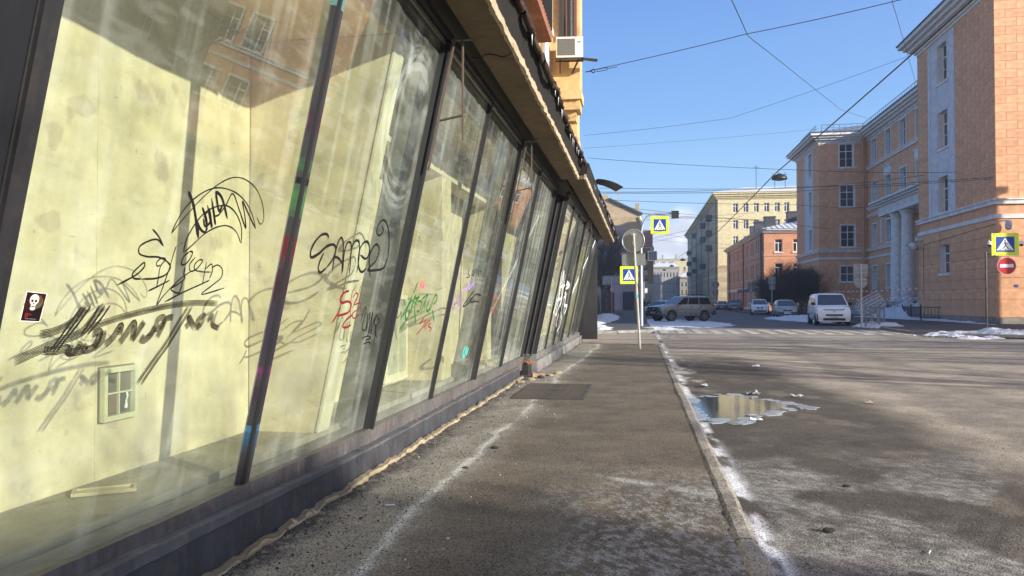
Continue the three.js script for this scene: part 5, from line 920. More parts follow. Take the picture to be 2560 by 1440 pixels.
// car: front towards +x, origin on the ground under its middle
function makeCar(name, label, o, place, turn) {
  const t = thing(name, label, o.cat ?? 'car', place, turn, o.group), s = o.stations, W = o.W / 2;
  const ring = ([x, y0, yb, k, cr = 0.03]) => { const h = W * k, d = yb - y0; const half = [[h * 0.72, y0], [h * 0.93, y0 + 0.05], [h * 0.99, y0 + d * 0.22], [h, y0 + d * 0.55], [h * 0.985, y0 + d * 0.76], [h * 0.945, yb - 0.03], [h * 0.86, yb]]; return [...half.map(([z, y]) => V(x, y, z)), V(x, yb + cr, h * 0.4), V(x, yb + cr, -h * 0.4), ...half.reverse().map(([z, y]) => V(x, y, -z))]; };
  let body = mergeVertices(loft(s.map(ring))); body.computeVertexNormals(); metric(body);
  let brush = new Brush(body);
  for (const x of o.axles) for (const sd of [1, -1]) { const c = new Brush(metric(new THREE.CylinderGeometry(o.wheel * 1.17, o.wheel * 1.17, 0.36, 26).rotateX(Math.PI / 2).translate(x, o.wheel, sd * (W - 0.12)))); brush.updateMatrixWorld(); c.updateMatrixWorld(); brush = csg.evaluate(brush, c, SUBTRACTION); }
  const bg = toCreasedNormals(brush.geometry, 0.62); obj('body', bg, o.paint, t);
  for (const x of o.axles) for (const sd of [1, -1]) {
    const w = new THREE.Group(); w.name = 'wheel'; t.add(w); w.position.set(x, o.wheel, sd * (W - 0.11)); w.scale.set(o.wheel, o.wheel, 0.24); w.rotation.y = sd > 0 ? 0 : Math.PI;
    for (const [n, g, m] of [['tyre', tyreGeo, M.rubber], ['rim', rimGeo, o.rim ?? M.zinc], ['hub', rimBack, M.black]]) { const q = new THREE.Mesh(g, m); q.name = n; q.castShadow = true; w.add(q); }
  }
  // cabin: rounded tapering shell with glass set into it
  const [xa, xb, yb, wb] = o.base, [ta, tb, yt, wt] = o.top;
  const outline = (x0, x1, h, y, r) => { const pts = []; for (const [cx, cz, a0] of [[x1 - r, h - r, 0], [x0 + r, h - r, 90], [x0 + r, -h + r, 180], [x1 - r, -h + r, 270]]) for (let i = 0; i <= 4; i++) { const a = (a0 + i * 22.5) * Math.PI / 180; pts.push(V(cx + r * Math.cos(a), y, cz + r * Math.sin(a))); } return pts.reverse(); };
  const at = (f) => [lerp(xb, tb, f), lerp(xa, ta, f), lerp(wb, wt, f)];
  const rings = [[0, 0], [0.5, 0], [0.9, 0], [1, 0.02]].map(([f, i]) => { const [x0, x1, h] = at(f); return outline(x0 + i, x1 - i, h - i, lerp(yb, yt, f), 0.12); });
  { const [x0, x1, h] = at(1); rings.push(outline(x0 + 0.14, x1 - 0.14, h - 0.16, yt + 0.04, 0.14)); rings.push(outline(x0 + 0.4, x1 - 0.4, h - 0.4, yt + 0.055, 0.14)); }
  obj('cabin', toCreasedNormals(mergeVertices(loft(rings)), 0.7), o.paint, t);
  const panel = (n, c, m = M.glass) => { const nn = c[1].clone().sub(c[0]).cross(c[2].clone().sub(c[0])).normalize().multiplyScalar(0.012), out = c.map((q) => q.clone().add(nn)), inn = c.map((q) => q.clone().addScaledVector(nn, -0.6)); return obj(n, [quads([out, [out[0], inn[0], inn[1], out[1]], [out[1], inn[1], inn[2], out[2]], [out[2], inn[2], inn[3], out[3]], [out[3], inn[3], inn[0], out[0]]])], m, t); };
  const fy = (f) => lerp(yb, yt, f);
  { const a = at(0.06), b = at(0.93), z0 = a[2] * 0.9, z1 = b[2] * 0.88; panel('windscreen', [V(a[1], fy(0.06), z0), V(a[1], fy(0.06), -z0), V(b[1], fy(0.93), -z1), V(b[1], fy(0.93), z1)], o.screen ?? M.glass); panel('rear_window', [V(a[0], fy(0.12), -z0), V(a[0], fy(0.12), z0), V(b[0], fy(0.9), z1), V(b[0], fy(0.9), -z1)]); }
  for (const sd of [1, -1]) {
    for (const [g0, g1, g2, g3] of o.sides) { const a = at(0.08), b = at(0.88), X = (q, f) => lerp(q[0], q[1], f); const c = [V(X(a, g0), fy(0.08), sd * a[2]), V(X(a, g1), fy(0.08), sd * a[2]), V(X(b, g3), fy(0.88), sd * b[2]), V(X(b, g2), fy(0.88), sd * b[2])]; panel('side_window', sd > 0 ? c : c.reverse(), o.sideGlass ?? M.glass); }
    obj('mirror', [put(new THREE.SphereGeometry(1, 10, 8).scale(0.07, 0.1, 0.13), xa - 0.32, yb + 0.12, sd * (W + 0.07)), bx(0.05, 0.04, 0.16, xa - 0.32, yb + 0.06, sd * (W - 0.04))], o.mirror ?? o.paint, t);
    for (const dx of o.handles) obj('door_handle', [bx(0.2, 0.035, 0.04, dx, yb - 0.14, sd * (W * 0.975))], o.trim ?? o.paint, t);
    obj('door_seam', o.seams.map((x) => bx(0.014, (yb - 0.4), 0.012, x, 0.38 + (yb - 0.4) / 2, sd * (W * 0.995))), M.black, t);
    if (o.sideTrim) obj('side_trim', [bx(o.sideTrim[1] - o.sideTrim[0], o.sideTrim[3], 0.03, (o.sideTrim[0] + o.sideTrim[1]) / 2, o.sideTrim[2], sd * (W + 0.002))], o.trimMat ?? M.rubber, t);
    if (o.arch) for (const x of o.axles) obj('wheel_arch', [put(new THREE.TorusGeometry(o.wheel * 1.2, 0.05, 6, 20, Math.PI), x, o.wheel, sd * (W - 0.015))], o.arch, t);
  }
  // face: lamps, grille, bumper, plate
  for (const [n, w, h, x, y, z, m, rad = 0] of o.face) for (const sd of z ? [1, -1] : [1]) { const g = rad ? new THREE.SphereGeometry(1, 14, 10).scale(0.06, h / 2, w / 2) : bx(0.07, h, w); obj(n, [put(g, x, y, sd * z, sd * -(o.wrap ?? 0) * (z ? 1 : 0) * (n === 'headlight' ? 1 : 0))], m, t); }
  const pl = obj('number_plate', [bx(0.02, 0.115, 0.52, o.plate[0], o.plate[1], 0)], o.plateMat ?? M.whitePaint, t);
  obj('plate_marks', [-0.2, -0.12, -0.05, 0.02, 0.1, 0.18].map((z) => bx(0.004, 0.06, 0.035, o.plate[0] + 0.012, o.plate[1], z)), M.black, pl);
  if (o.rails) obj('roof_rail', [1, -1].map((sd) => tube([V(ta - 0.3, yt + 0.02, sd * (wt - 0.08)), V(ta - 0.45, yt + 0.11, sd * (wt - 0.08)), V(tb + 0.4, yt + 0.11, sd * (wt - 0.08)), V(tb + 0.25, yt + 0.02, sd * (wt - 0.08))], 0.022, 6, 24)), M.black, t);
  if (o.extra) o.extra(t);
  return t;
}
const CS = 1.07;
function scaleCar(t, k = CS) { t.scale.setScalar(k); return t; }
const headingTo = (dx, dz) => Math.atan2(-dz, dx);      // front towards (dx, dz)
// silver off-roader broadside on the snow, nose to the left
scaleCar(makeCar('off_road_car', 'silver off-road car with bull bar and dark windows parked askew on the snowy corner', {
  W: 1.78, wheel: 0.40, axles: [1.38, -1.36], paint: paintOf(0.20, 0.195, 0.185, 0.4), rim: plain(0.2, 0.2, 0.2, 0.4, 0.6), trim: M.black, mirror: M.black, arch: paintOf(0.22, 0.22, 0.21, 0.4), sideTrim: [-0.9, 0.9, 0.72, 0.16], trimMat: paintOf(0.24, 0.24, 0.235, 0.4),
  stations: [[2.22, 0.62, 0.86, 0.80], [2.16, 0.48, 1.0, 0.92], [1.9, 0.42, 1.10, 0.97], [1.2, 0.40, 1.16, 1], [0.72, 0.38, 1.18, 1], [-1.2, 0.38, 1.18, 1], [-2.0, 0.46, 1.17, 0.98], [-2.2, 0.55, 1.12, 0.93]],
  base: [0.98, -2.18, 1.15, 0.84], top: [0.28, -1.95, 1.72, 0.68], sides: [[0.72, 0.98, 0.78, 0.95], [0.41, 0.695, 0.43, 0.755], [0.06, 0.385, 0.08, 0.405]], handles: [-0.28, -1.02], seams: [0.88, -0.2, -1.02], rails: true,
  sideGlass: new THREE.MeshPhysicalMaterial({ color: lin(0.01, 0.01, 0.012), roughness: 0.3, specularIntensity: 0.15 }), screen: new THREE.MeshPhysicalMaterial({ color: lin(0.14, 0.17, 0.2), roughness: 0.12 }),
  face: [['grille', 0.9, 0.26, 2.19, 0.86, 0, M.black], ['headlight', 0.36, 0.2, 2.12, 0.88, 0.62, lampGlass], ['front_bumper', 1.66, 0.36, 2.23, 0.55, 0, M.rubber], ['fog_lamp', 0.16, 0.13, 2.27, 0.58, 0.62, lampGlass, 1], ['emblem', 0.1, 0.1, 2.235, 0.88, 0, M.zinc, 1]], plate: [2.31, 0.62],
  extra: (t) => { obj('bull_bar', [[0.45, 0.42], [0.72, 0.42], [0.98, 0.42]].map(([y]) => tube([V(2.3, y, 0.62), V(2.4, y, 0.4), V(2.4, y, -0.4), V(2.3, y, -0.62)], 0.033, 7, 16)).concat([0.4, -0.4].map((z) => bar(V(2.36, 0.4, z), V(2.38, 1.02, z), 0.07, 0.07, 8)), [0.62, -0.62].map((z) => tube([V(2.3, 0.45, z), V(2.34, 0.75, z), V(2.28, 1.0, z)], 0.03, 6))), M.black, t); obj('rear_bumper', [bx(0.2, 0.3, 1.7, -2.25, 0.62, 0)], M.rubber, t); obj('mud_flap', [bx(0.03, 0.3, 0.28, -1.86, 0.42, 0.72), bx(0.03, 0.3, 0.28, -1.86, 0.42, -0.72)], M.rubber, t); obj('tail_lamp', [bx(0.06, 0.5, 0.12, -2.18, 1.0, 0.76), bx(0.06, 0.5, 0.12, -2.18, 1.0, -0.76)], plain(0.3, 0.01, 0.01, 0.3), t); },
}, [3.05, -0.06, -57.7], headingTo(-0.83, 0.54)), 1.09);
// white passenger van facing us
scaleCar(makeCar('passenger_van', 'white passenger van facing us, parked before the school', {
  cat: 'van', W: 1.92, wheel: 0.35, axles: [1.62, -1.66], paint: paintOf(0.80, 0.80, 0.80, 0), mirror: M.black, trim: M.black,
  stations: [[2.5, 0.40, 0.62, 0.84], [2.44, 0.26, 0.86, 0.93], [2.28, 0.22, 1.0, 0.98], [1.9, 0.22, 1.12, 1], [1.3, 0.22, 1.2, 1], [-1, 0.24, 1.22, 1], [-2.3, 0.28, 1.22, 0.99], [-2.45, 0.36, 1.18, 0.96]],
  base: [1.74, -2.46, 1.16, 0.92], top: [0.72, -2.3, 1.86, 0.76], sides: [[0.80, 0.955, 0.84, 0.93], [0.47, 0.78, 0.49, 0.82], [0.05, 0.45, 0.06, 0.47]], handles: [0.42, 0.1, -0.9], seams: [1.05, 0.25, -0.95],
  face: [['grille', 1.02, 0.17, 2.40, 0.86, 0, M.black], ['lower_grille', 0.92, 0.09, 2.50, 0.62, 0, M.black], ['headlight', 0.44, 0.17, 2.32, 0.9, 0.7, lampGlass], ['bumper_corner', 0.4, 0.34, 2.40, 0.50, 0.74, M.black], ['front_bumper', 1.2, 0.14, 2.47, 0.37, 0, M.black], ['bumper_lip', 1.7, 0.05, 2.46, 0.27, 0, M.whitePaint], ['emblem', 0.12, 0.13, 2.44, 0.87, 0, M.zinc, 1]], plate: [2.52, 0.50], wrap: 0.32,
  extra: (t) => { obj('aerial', [bar(V(0.55, 1.9, 0), V(0.35, 2.12, 0), 0.02, 0.02, 6)], M.black, t); obj('wiper', [bar(V(1.77, 1.2, 0.6), V(1.6, 1.3, -0.1), 0.02)], M.black, t); },
}, [12.45, -0.08, -52.6], headingTo(-0.1, 1)), 1.09);
// silver hatchback
scaleCar(makeCar('hatchback', 'silver five-door hatchback on the snow beyond the white van', {
  W: 1.72, wheel: 0.31, axles: [1.25, -1.24], paint: paintOf(0.32, 0.33, 0.34, 0.4), trim: M.black,
  stations: [[2.0, 0.40, 0.62, 0.78], [1.93, 0.26, 0.80, 0.9], [1.7, 0.22, 0.92, 0.97], [1.1, 0.22, 1.0, 1], [0.6, 0.22, 1.03, 1], [-1.2, 0.24, 1.04, 1], [-1.85, 0.3, 1.03, 0.97], [-2.0, 0.42, 0.98, 0.92]],
  base: [1.12, -1.95, 1.0, 0.80], top: [0.28, -1.62, 1.50, 0.62], sides: [[0.74, 0.96, 0.80, 0.93], [0.42, 0.72, 0.44, 0.78], [0.08, 0.4, 0.10, 0.42]], handles: [-0.2, -0.95], seams: [0.95, -0.1, -0.95],
  face: [['grille', 0.7, 0.1, 1.98, 0.68, 0, M.black], ['headlight', 0.34, 0.2, 1.88, 0.78, 0.6, lampGlass], ['front_bumper', 1.5, 0.26, 1.98, 0.42, 0, plain(0.06, 0.06, 0.065, 0.6)], ['emblem', 0.12, 0.06, 2.02, 0.7, 0, M.zinc, 1]], plate: [2.03, 0.46], wrap: 0.3,
}, [13.25, -0.08, -72.0], headingTo(-0.08, 1)), 1.1);
// white crossover
scaleCar(makeCar('crossover_car', 'white crossover with black kidney-shaped grille beside the silver hatchback', {
  W: 1.82, wheel: 0.35, axles: [1.36, -1.32], paint: paintOf(0.80, 0.80, 0.80, 0), trim: M.whitePaint,
  stations: [[2.22, 0.40, 0.66, 0.82], [2.14, 0.26, 0.88, 0.92], [1.9, 0.22, 0.99, 0.97], [1.2, 0.22, 1.06, 1], [0.7, 0.22, 1.08, 1], [-1.3, 0.24, 1.09, 1], [-2.0, 0.3, 1.08, 0.97], [-2.2, 0.42, 1.02, 0.92]],
  base: [1.08, -2.1, 1.06, 0.84], top: [0.25, -1.75, 1.58, 0.64], sides: [[0.74, 0.96, 0.80, 0.93], [0.42, 0.72, 0.44, 0.78], [0.08, 0.4, 0.10, 0.42]], handles: [-0.2, -1], seams: [0.95, -0.1, -1.0],
  face: [['grille', 0.34, 0.19, 2.18, 0.74, 0.19, M.black, 1], ['headlight', 0.38, 0.12, 2.1, 0.84, 0.64, lampGlass], ['lower_grille', 1.2, 0.13, 2.2, 0.42, 0, M.black], ['air_intake', 0.3, 0.2, 2.14, 0.5, 0.68, M.black]], plate: [2.25, 0.56], wrap: 0.3,
}, [13.75, -0.08, -90.2], headingTo(-0.12, 1)), 1.1);
const darkSuv = scaleCar(makeCar('suv', 'dark grey SUV parked in front of the orange house shops', {
  W: 1.86, wheel: 0.37, axles: [1.4, -1.36], paint: paintOf(0.10, 0.11, 0.13, 0.4),
  stations: [[2.3, 0.42, 0.72, 0.82], [2.22, 0.28, 0.94, 0.92], [1.95, 0.24, 1.06, 0.97], [1.2, 0.24, 1.12, 1], [0.7, 0.24, 1.14, 1], [-1.3, 0.26, 1.14, 1], [-2.1, 0.32, 1.12, 0.97], [-2.3, 0.45, 1.06, 0.92]],
  base: [1.08, -2.2, 1.12, 0.86], top: [0.25, -1.85, 1.66, 0.68], sides: [[0.74, 0.96, 0.80, 0.93], [0.42, 0.72, 0.44, 0.78], [0.08, 0.4, 0.10, 0.42]], handles: [-0.2, -1], seams: [0.95, -0.1, -1.0],
  face: [['grille', 0.9, 0.2, 2.26, 0.8, 0, M.black], ['headlight', 0.36, 0.17, 2.16, 0.86, 0.66, lampGlass], ['front_bumper', 1.6, 0.24, 2.26, 0.46, 0, plain(0.07, 0.07, 0.08, 0.5)]], plate: [2.31, 0.5],
}, [15.55, -0.08, -126.3], headingTo(-0.2, 1)), 1.12);
const sedanO = {
  W: 1.78, wheel: 0.32, axles: [1.4, -1.36], paint: paintOf(0.05, 0.055, 0.07, 0.3),
  stations: [[2.3, 0.38, 0.60, 0.80], [2.22, 0.24, 0.78, 0.9], [1.95, 0.2, 0.88, 0.97], [1.1, 0.2, 0.95, 1], [0.6, 0.2, 0.97, 1], [-1.2, 0.22, 0.98, 1], [-2.1, 0.3, 0.98, 0.96], [-2.3, 0.42, 0.9, 0.9]],
  base: [1.05, -1.75, 0.94, 0.80], top: [0.2, -1.0, 1.42, 0.60], sides: [[0.70, 0.95, 0.76, 0.93], [0.36, 0.68, 0.38, 0.73], [0.08, 0.34, 0.14, 0.36]], handles: [-0.2, -1], seams: [0.95, -0.1, -1.0],
  face: [['grille', 0.8, 0.12, 2.27, 0.66, 0, M.black], ['headlight', 0.36, 0.13, 2.16, 0.72, 0.64, lampGlass], ['lower_grille', 1.1, 0.14, 2.27, 0.4, 0, M.black]], plate: [2.31, 0.48],
};
scaleCar(makeCar('sedan', 'black sedan parked beyond the dark grey SUV', sedanO, [14.7, -0.08, -138.5], headingTo(-0.15, 1)), 1.12);
scaleCar(makeCar('sedan', 'white sedan parked farther down the street by the yellow block', { ...sedanO, paint: paintOf(0.78, 0.78, 0.78, 0) }, [15.9, -0.08, -167], headingTo(-0.15, 1)), 1.14);
scaleCar(makeCar('sedan', 'grey sedan half hidden behind the white sedan at the kerb', { ...sedanO, paint: paintOf(0.2, 0.2, 0.21, 0.3) }, [15.2, -0.08, -178], headingTo(-0.1, 1)), 1.2);
scaleCar(makeCar('sedan', 'frosted pale sedan half hidden behind the silver off-road car', { ...sedanO, paint: paintOf(0.42, 0.44, 0.47, 0.2) }, [2.3, -0.08, -84], headingTo(-0.5, 1)), 1.12);
scaleCar(makeCar('sedan', 'dark sedan with bright windows farther back behind the off-road car', { ...sedanO, paint: paintOf(0.07, 0.08, 0.07, 0.2) }, [3.6, -0.08, -103], headingTo(-0.4, 1)), 1.15);

// ---------------------------------------------------------------- signs
const canvasTex = (w, h, draw) => { const c = document.createElement('canvas'); c.width = w; c.height = h; draw(c.getContext('2d'), w, h); const t = new THREE.CanvasTexture(c); t.colorSpace = THREE.SRGBColorSpace; return t; };
const crossingTex = canvasTex(512, 512, (x) => {
  x.fillStyle = '#dcf02a'; x.fillRect(0, 0, 512, 512); x.fillStyle = '#0f3f9e'; x.fillRect(80, 80, 352, 352);
  x.fillStyle = '#f4f5f2'; x.beginPath(); x.moveTo(256, 98); x.lineTo(416, 392); x.lineTo(96, 392); x.fill();
  x.fillStyle = '#101114'; x.strokeStyle = '#101114'; x.lineCap = 'round'; x.lineJoin = 'round';
  x.beginPath(); x.arc(252, 176, 15, 0, 7); x.fill();
  x.lineWidth = 26; x.beginPath(); x.moveTo(254, 212); x.lineTo(262, 272); x.stroke();
  x.lineWidth = 12; x.beginPath(); x.moveTo(248, 212); x.lineTo(220, 246); x.moveTo(262, 212); x.lineTo(292, 234); x.lineTo(300, 266); x.stroke();
  x.lineWidth = 19; x.beginPath(); x.moveTo(260, 276); x.lineTo(236, 322); x.lineTo(206, 366); x.moveTo(266, 276); x.lineTo(290, 320); x.lineTo(318, 366); x.stroke();
  for (const [a, b] of [[140, 30], [240, 34], [344, 30]]) { x.beginPath(); x.moveTo(a, 384); x.lineTo(a + b, 384); x.lineTo(a + b + (a < 200 ? 14 : a > 300 ? -14 : 0), 362); x.lineTo(a + (a < 200 ? 14 : a > 300 ? -14 : 0) + 4, 362); x.fill(); }
});
const crossingMat = std({ map: crossingTex, roughness: 0.5 });
function facePlate(w, h, d, x, y, z) { return bx(w, h, d, x, y, z); }
function signFace(parent, w, h, x, y, z, mat, name = 'sign_face') { const g = new THREE.PlaneGeometry(w, h).translate(x, y, z); return obj(name, g, mat, parent, true); }
function crossingSign(parent, s, x, y, z) { const p = obj('sign_panel', [facePlate(s, s, 0.03, x, y, z)], M.zinc, parent); signFace(p, s * 0.995, s * 0.995, x, y, z + 0.018, crossingMat); const b = []; for (const [i, j] of [[-1, -1], [1, -1], [-1, 1], [1, 1], [0, 1], [0, -1]]) b.push(new THREE.CylinderGeometry(0.016, 0.016, 0.012, 8).rotateX(Math.PI / 2).translate(x + i * s * 0.46, y + j * s * 0.46, z + 0.022)); obj('bolt', b, M.zinc, p); return p; }
{
  const a = thing('signpost', 'leaning pole at the kerb with the grey backs of a round sign and a plate', 'signpost', [0, 0, -22.9]);
  obj('pole', [bar(V(0, -0.1, 0), V(-0.19, 3.53, 0), 0.075, 0.075, 12)], std({ color: lin(0.6, 0.59, 0.54), map: tGrime, roughness: 0.6 }), a);
  const d = obj('round_sign', [put(new THREE.CylinderGeometry(0.345, 0.345, 0.02, 40), -0.2, 3.32, -0.06, -0.25, Math.PI / 2, 0)], M.signBack, a); obj('rim', [put(new THREE.TorusGeometry(0.345, 0.014, 8, 44), -0.2, 3.32, -0.05, -0.25)], M.zinc, d);
  obj('sign_plate', [put(bx(0.72, 0.36, 0.02), -0.19, 2.74, -0.06, -0.2, 0, 0.02), put(bx(0.72, 0.012, 0.035), -0.19, 2.92, -0.05, -0.2), put(bx(0.72, 0.012, 0.035), -0.19, 2.56, -0.05, -0.2)], M.signBack, a);
  obj('clamp', [bx(0.11, 0.03, 0.1, -0.175, 3.25, -0.02), bx(0.11, 0.03, 0.1, -0.15, 2.75, -0.02), bx(0.12, 0.07, 0.1, -0.185, 3.5, -0.03)], M.zinc, a);
  obj('sticker', [bx(0.07, 0.1, 0.004, -0.085, 1.62, 0.04)], plain(0.1, 0.45, 0.6, 0.5), a);
}
{
  const g = thing('crossing_gantry', 'galvanised crossing mast with an arm carrying a lit yellow-bordered pedestrian crossing sign and solar panel', 'sign mast', [0.08, 0, -44.7]);
  obj('mast', [cyl(0.11, 0.1, 2.7, 14), cyl(0.075, 0.065, 2.3, 14, 0, 2.7, 0), bar(V(0, 5, 0), V(0.35, 6.0, 0), 0.001)], M.zinc, g);
  obj('arm', [tube([V(0, 4.8, 0), V(0.02, 5.6, 0), V(0.14, 6.15, 0), V(0.38, 6.52, 0), V(0.75, 6.66, 0), V(1.4, 6.67, 0), V(2.25, 6.66, 0)], 0.055, 10, 50)], M.zinc, g);
  crossingSign(g, 1.06, 1.09, 5.98, 0.06); obj('hanger', [bar(V(0.68, 6.5, 0.05), V(0.68, 6.68, 0.02), 0.03), bar(V(1.5, 6.5, 0.05), V(1.5, 6.68, 0.02), 0.03)], M.zinc, g);
  obj('flasher_box', [bx(0.42, 0.4, 0.22, 1.98, 6.58, 0.02), bx(0.44, 0.03, 0.26, 1.98, 6.79, 0.03)], M.darkMetal, g);
  const so = obj('solar_panel', [put(bx(0.52, 0.6, 0.03), 0.66, 4.16, 0.1, 0, -0.35)], plain(0.012, 0.016, 0.035, 0.25), g); const sl = []; for (let i = 1; i < 5; i++) sl.push(bx(0.004, 0.6, 0.034, -0.26 + i * 0.104, 0, 0)); for (let i = 1; i < 6; i++) sl.push(bx(0.52, 0.004, 0.034, 0, -0.3 + i * 0.1, 0)); sl.push(bx(0.54, 0.02, 0.04, 0, 0.3, 0), bx(0.54, 0.02, 0.04, 0, -0.3, 0), bx(0.02, 0.6, 0.04, 0.26, 0, 0), bx(0.02, 0.6, 0.04, -0.26, 0, 0)); obj('cell_lines', sl.map((q) => put(q, 0.66, 4.16, 0.1, 0, -0.35)), M.zinc, so);
  obj('battery_box', [bx(0.5, 0.5, 0.34, 0.3, 4.4, -0.3)], M.darkMetal, g);
  crossingSign(g, 1.06, -0.72, 3.03, 0.1); obj('bracket', [bar(V(-0.9, 3.3, 0), V(0.1, 3.3, 0), 0.04), bar(V(-0.9, 2.8, 0), V(0.1, 2.8, 0), 0.04)], M.zinc, g);
  const tl = thing('traffic_light', 'black traffic light on the mast behind the crossing sign', 'traffic light', [0.62, 2.5, -45.05]);
  obj('housing', [bx(0.36, 2.0, 0.3, 0, 1.0, 0)], M.black, tl); [0.35, 1.0, 1.65].forEach((y) => obj('visor', [put(new THREE.CylinderGeometry(0.16, 0.16, 0.22, 14, 1, true), -0.26, y, 0.05, Math.PI / 2, Math.PI / 2)], M.darkMetal, tl));
}
{
  const s = thing('crossing_sign', 'no entry sign under a yellow-bordered pedestrian crossing sign on the right-hand corner', 'road sign', [16.55, 0.02, -39.4]);
  obj('pole', [cyl(0.05, 0.045, 3.9, 12, 0.05, -0.05, 0)], std({ color: lin(0.13, 0.12, 0.11), map: tGrime, roughness: 0.5, metalness: 0.3 }), s);
  const b = obj('board', [bx(1.2, 1.08, 0.03, 0.86, 4.2, 0.1)], M.zinc, s); signFace(b, 1.195, 1.075, 0.86, 4.2, 0.12, crossingMat);
  const bb = []; for (const [i, j] of [[-1, -1], [1, -1], [-1, 1], [1, 1]]) bb.push(bx(0.05, 0.05, 0.02, 0.86 + i * 0.45, 4.2 + j * 0.5, 0.13)); obj('clamp', bb, M.zinc, b);
  obj('bracket', [bar(V(0.05, 3.72, 0), V(1.2, 3.72, 0.06), 0.04), bar(V(0.05, 2.86, 0), V(0.75, 2.86, 0.06), 0.03)], M.darkMetal, s);
  const ne = obj('no_entry_disc', [new THREE.CylinderGeometry(0.42, 0.42, 0.02, 40).rotateX(Math.PI / 2).translate(0.92, 3.16, 0.1)], M.whitePaint, s); obj('red_face', [new THREE.CylinderGeometry(0.4, 0.4, 0.006, 40).rotateX(Math.PI / 2).translate(0.92, 3.16, 0.114)], plain(0.52, 0.02, 0.02, 0.4), ne); obj('white_bar', [bx(0.6, 0.16, 0.005, 0.92, 3.16, 0.121)], M.whitePaint, ne);
  for (const x of [0.18, 1.58]) { const c = thing('cctv_camera', x < 1 ? 'small dome camera at the left edge of the no entry sign board' : 'small dome camera at the right edge of the no entry sign board', 'camera', [16.55 + x, 4.2, -39.3]); obj('dome', [new THREE.SphereGeometry(0.085, 12, 8)], M.black, c); obj('cap', [cyl(0.1, 0.08, 0.14, 12, 0, 0.02, 0), bar(V(0, 0.14, 0), V(0, 0.22, -0.05), 0.04)], M.whitePaint, c); }
}
const backSign = (name, label, x, z, plates, h, turn = 0.1) => { const s = thing(name, label, 'road sign', [x, 0, z], turn); obj('pole', [cyl(0.045, 0.04, h, 10)], M.zinc, s); plates.forEach(([k, w, hh, px, py]) => { const p = obj(k === 'disc' ? 'round_sign' : 'sign_plate', [k === 'disc' ? new THREE.CylinderGeometry(w / 2, w / 2, 0.025, 32).rotateX(Math.PI / 2).translate(px, py, -0.06) : bx(w, hh, 0.025, px, py, -0.06)], M.signBack, s); obj('rib', [bx(w * 0.8, 0.03, 0.03, px, py + hh * 0.2, -0.03), bx(w * 0.8, 0.03, 0.03, px, py - hh * 0.2, -0.03)], M.zinc, p); }); return s; };
backSign('sign_back', 'grey backs of a square and a round sign on a pole beside the white van', 12.72, -46, [['plate', 0.82, 0.72, 0, 3.28], ['disc', 0.78, 0.6, 0, 2.62]], 3.65);
backSign('sign_back', 'pale grey back of a large twin board on a thin pole by the blue fence', -2.8, -75.2, [['plate', 0.92, 0.9, -0.48, 3.6], ['plate', 0.92, 0.9, 0.48, 3.6]], 4.05, 0);
backSign('sign_back', 'grey plates on a pole in front of the dark thicket', 15.2, -90.4, [['plate', 0.85, 0.9, 0, 3.9], ['plate', 0.7, 0.5, 0.05, 3.1]], 4.4);
backSign('sign_back', 'blue-grey plate on a pole at the corner of the orange house', 15.4, -108, [['plate', 1.0, 1.0, 0, 3.6]], 4.1);
backSign('sign_back', 'small grey sign back in front of the yellow block', 15.6, -160, [['disc', 1.6, 1.4, 0, 5], ['plate', 1.2, 1.2, 0, 3.4]], 5.6);
// ---------------------------------------------------------------- lamp and wires overhead
const wireMat = plain(0.03, 0.03, 0.032, 0.7);
function wire(label, pts, r, sag = 0.3) {
  const out = []; for (let i = 0; i + 1 < pts.length; i++) { const a = V(...pts[i]), b = V(...pts[i + 1]); for (let k = 0; k < 12; k++) { const t = k / 12, q = a.clone().lerp(b, t); q.y -= sag * 4 * t * (1 - t); out.push(q); } } out.push(V(...pts[pts.length - 1]));
  const m = obj('wire', [new THREE.TubeGeometry(new THREE.CatmullRomCurve3(out), out.length * 2, r, 5)], wireMat); m.name = numbered('overhead_wire'); return tag(m, label, 'wire');
}
wire('thin span wire from the ochre house with a turnbuckle, crossing the whole sky', [[-1.7, 9.52, -25.8], [3.31, 9.85, -24], [7.16, 9.85, -22], [12, 9.9, -19.5]], 0.012, 0.03);
wire('thin wire descending from the top of the picture to the school roof', [[-0.6, 5.6, -4], [3.37, 9.79, -24], [15.2, 16.2, -60], [24, 21, -84]], 0.012, 0.0);
wire('thick cable holding the street lamp, dropping steeply from the school eaves', [[9.6, 10.3, -14], [8.14, 8.94, -24], [6.27, 7.46, -36], [6.06, 6.95, -60], [6, 8.5, -120]], 0.024, 0.02);
wire('short thin wire running up from the school eaves to the picture edge', [[6.5, 11.5, -20], [9.48, 12.92, -30], [20.6, 17.89, -60]], 0.012, 0);
wire('straight wire above the lamp at the height of the bent roof flap', [[-4.12, 13.1, -60], [12.22, 11.62, -60], [22.7, 10.8, -58]], 0.017, 0.1);
wire('upper of the two wires crossing the salmon facade', [[-3.6, 10.9, -64], [11.92, 10.3, -60], [22.5, 9.5, -52.3]], 0.02, 0.12);
wire('lower of the two wires crossing the salmon facade', [[-2.75, 9.48, -55], [10.92, 9.28, -55], [22.5, 9.42, -52.5]], 0.02, 0.05);
wire('wire low over the street in front of the yellow block eaves', [[-3.68, 12.16, -70], [14.25, 11.69, -70], [22.5, 11.6, -64]], 0.02, 0.1);
wire('wire over the street below the yellow block cornice', [[-3.36, 12.38, -80], [15.88, 11.43, -80], [22.5, 11, -80]], 0.02, 0.1);
wire('slanting wire from the tan gable to the school', [[-3.3, 13, -90], [17.63, 10.45, -90], [22.5, 10, -92]], 0.02, 0.1);
wire('faint upper wire high over the street', [[-5.18, 17.2, -70], [8, 17.8, -68], [22.4, 22, -66]], 0.014, 0.1);
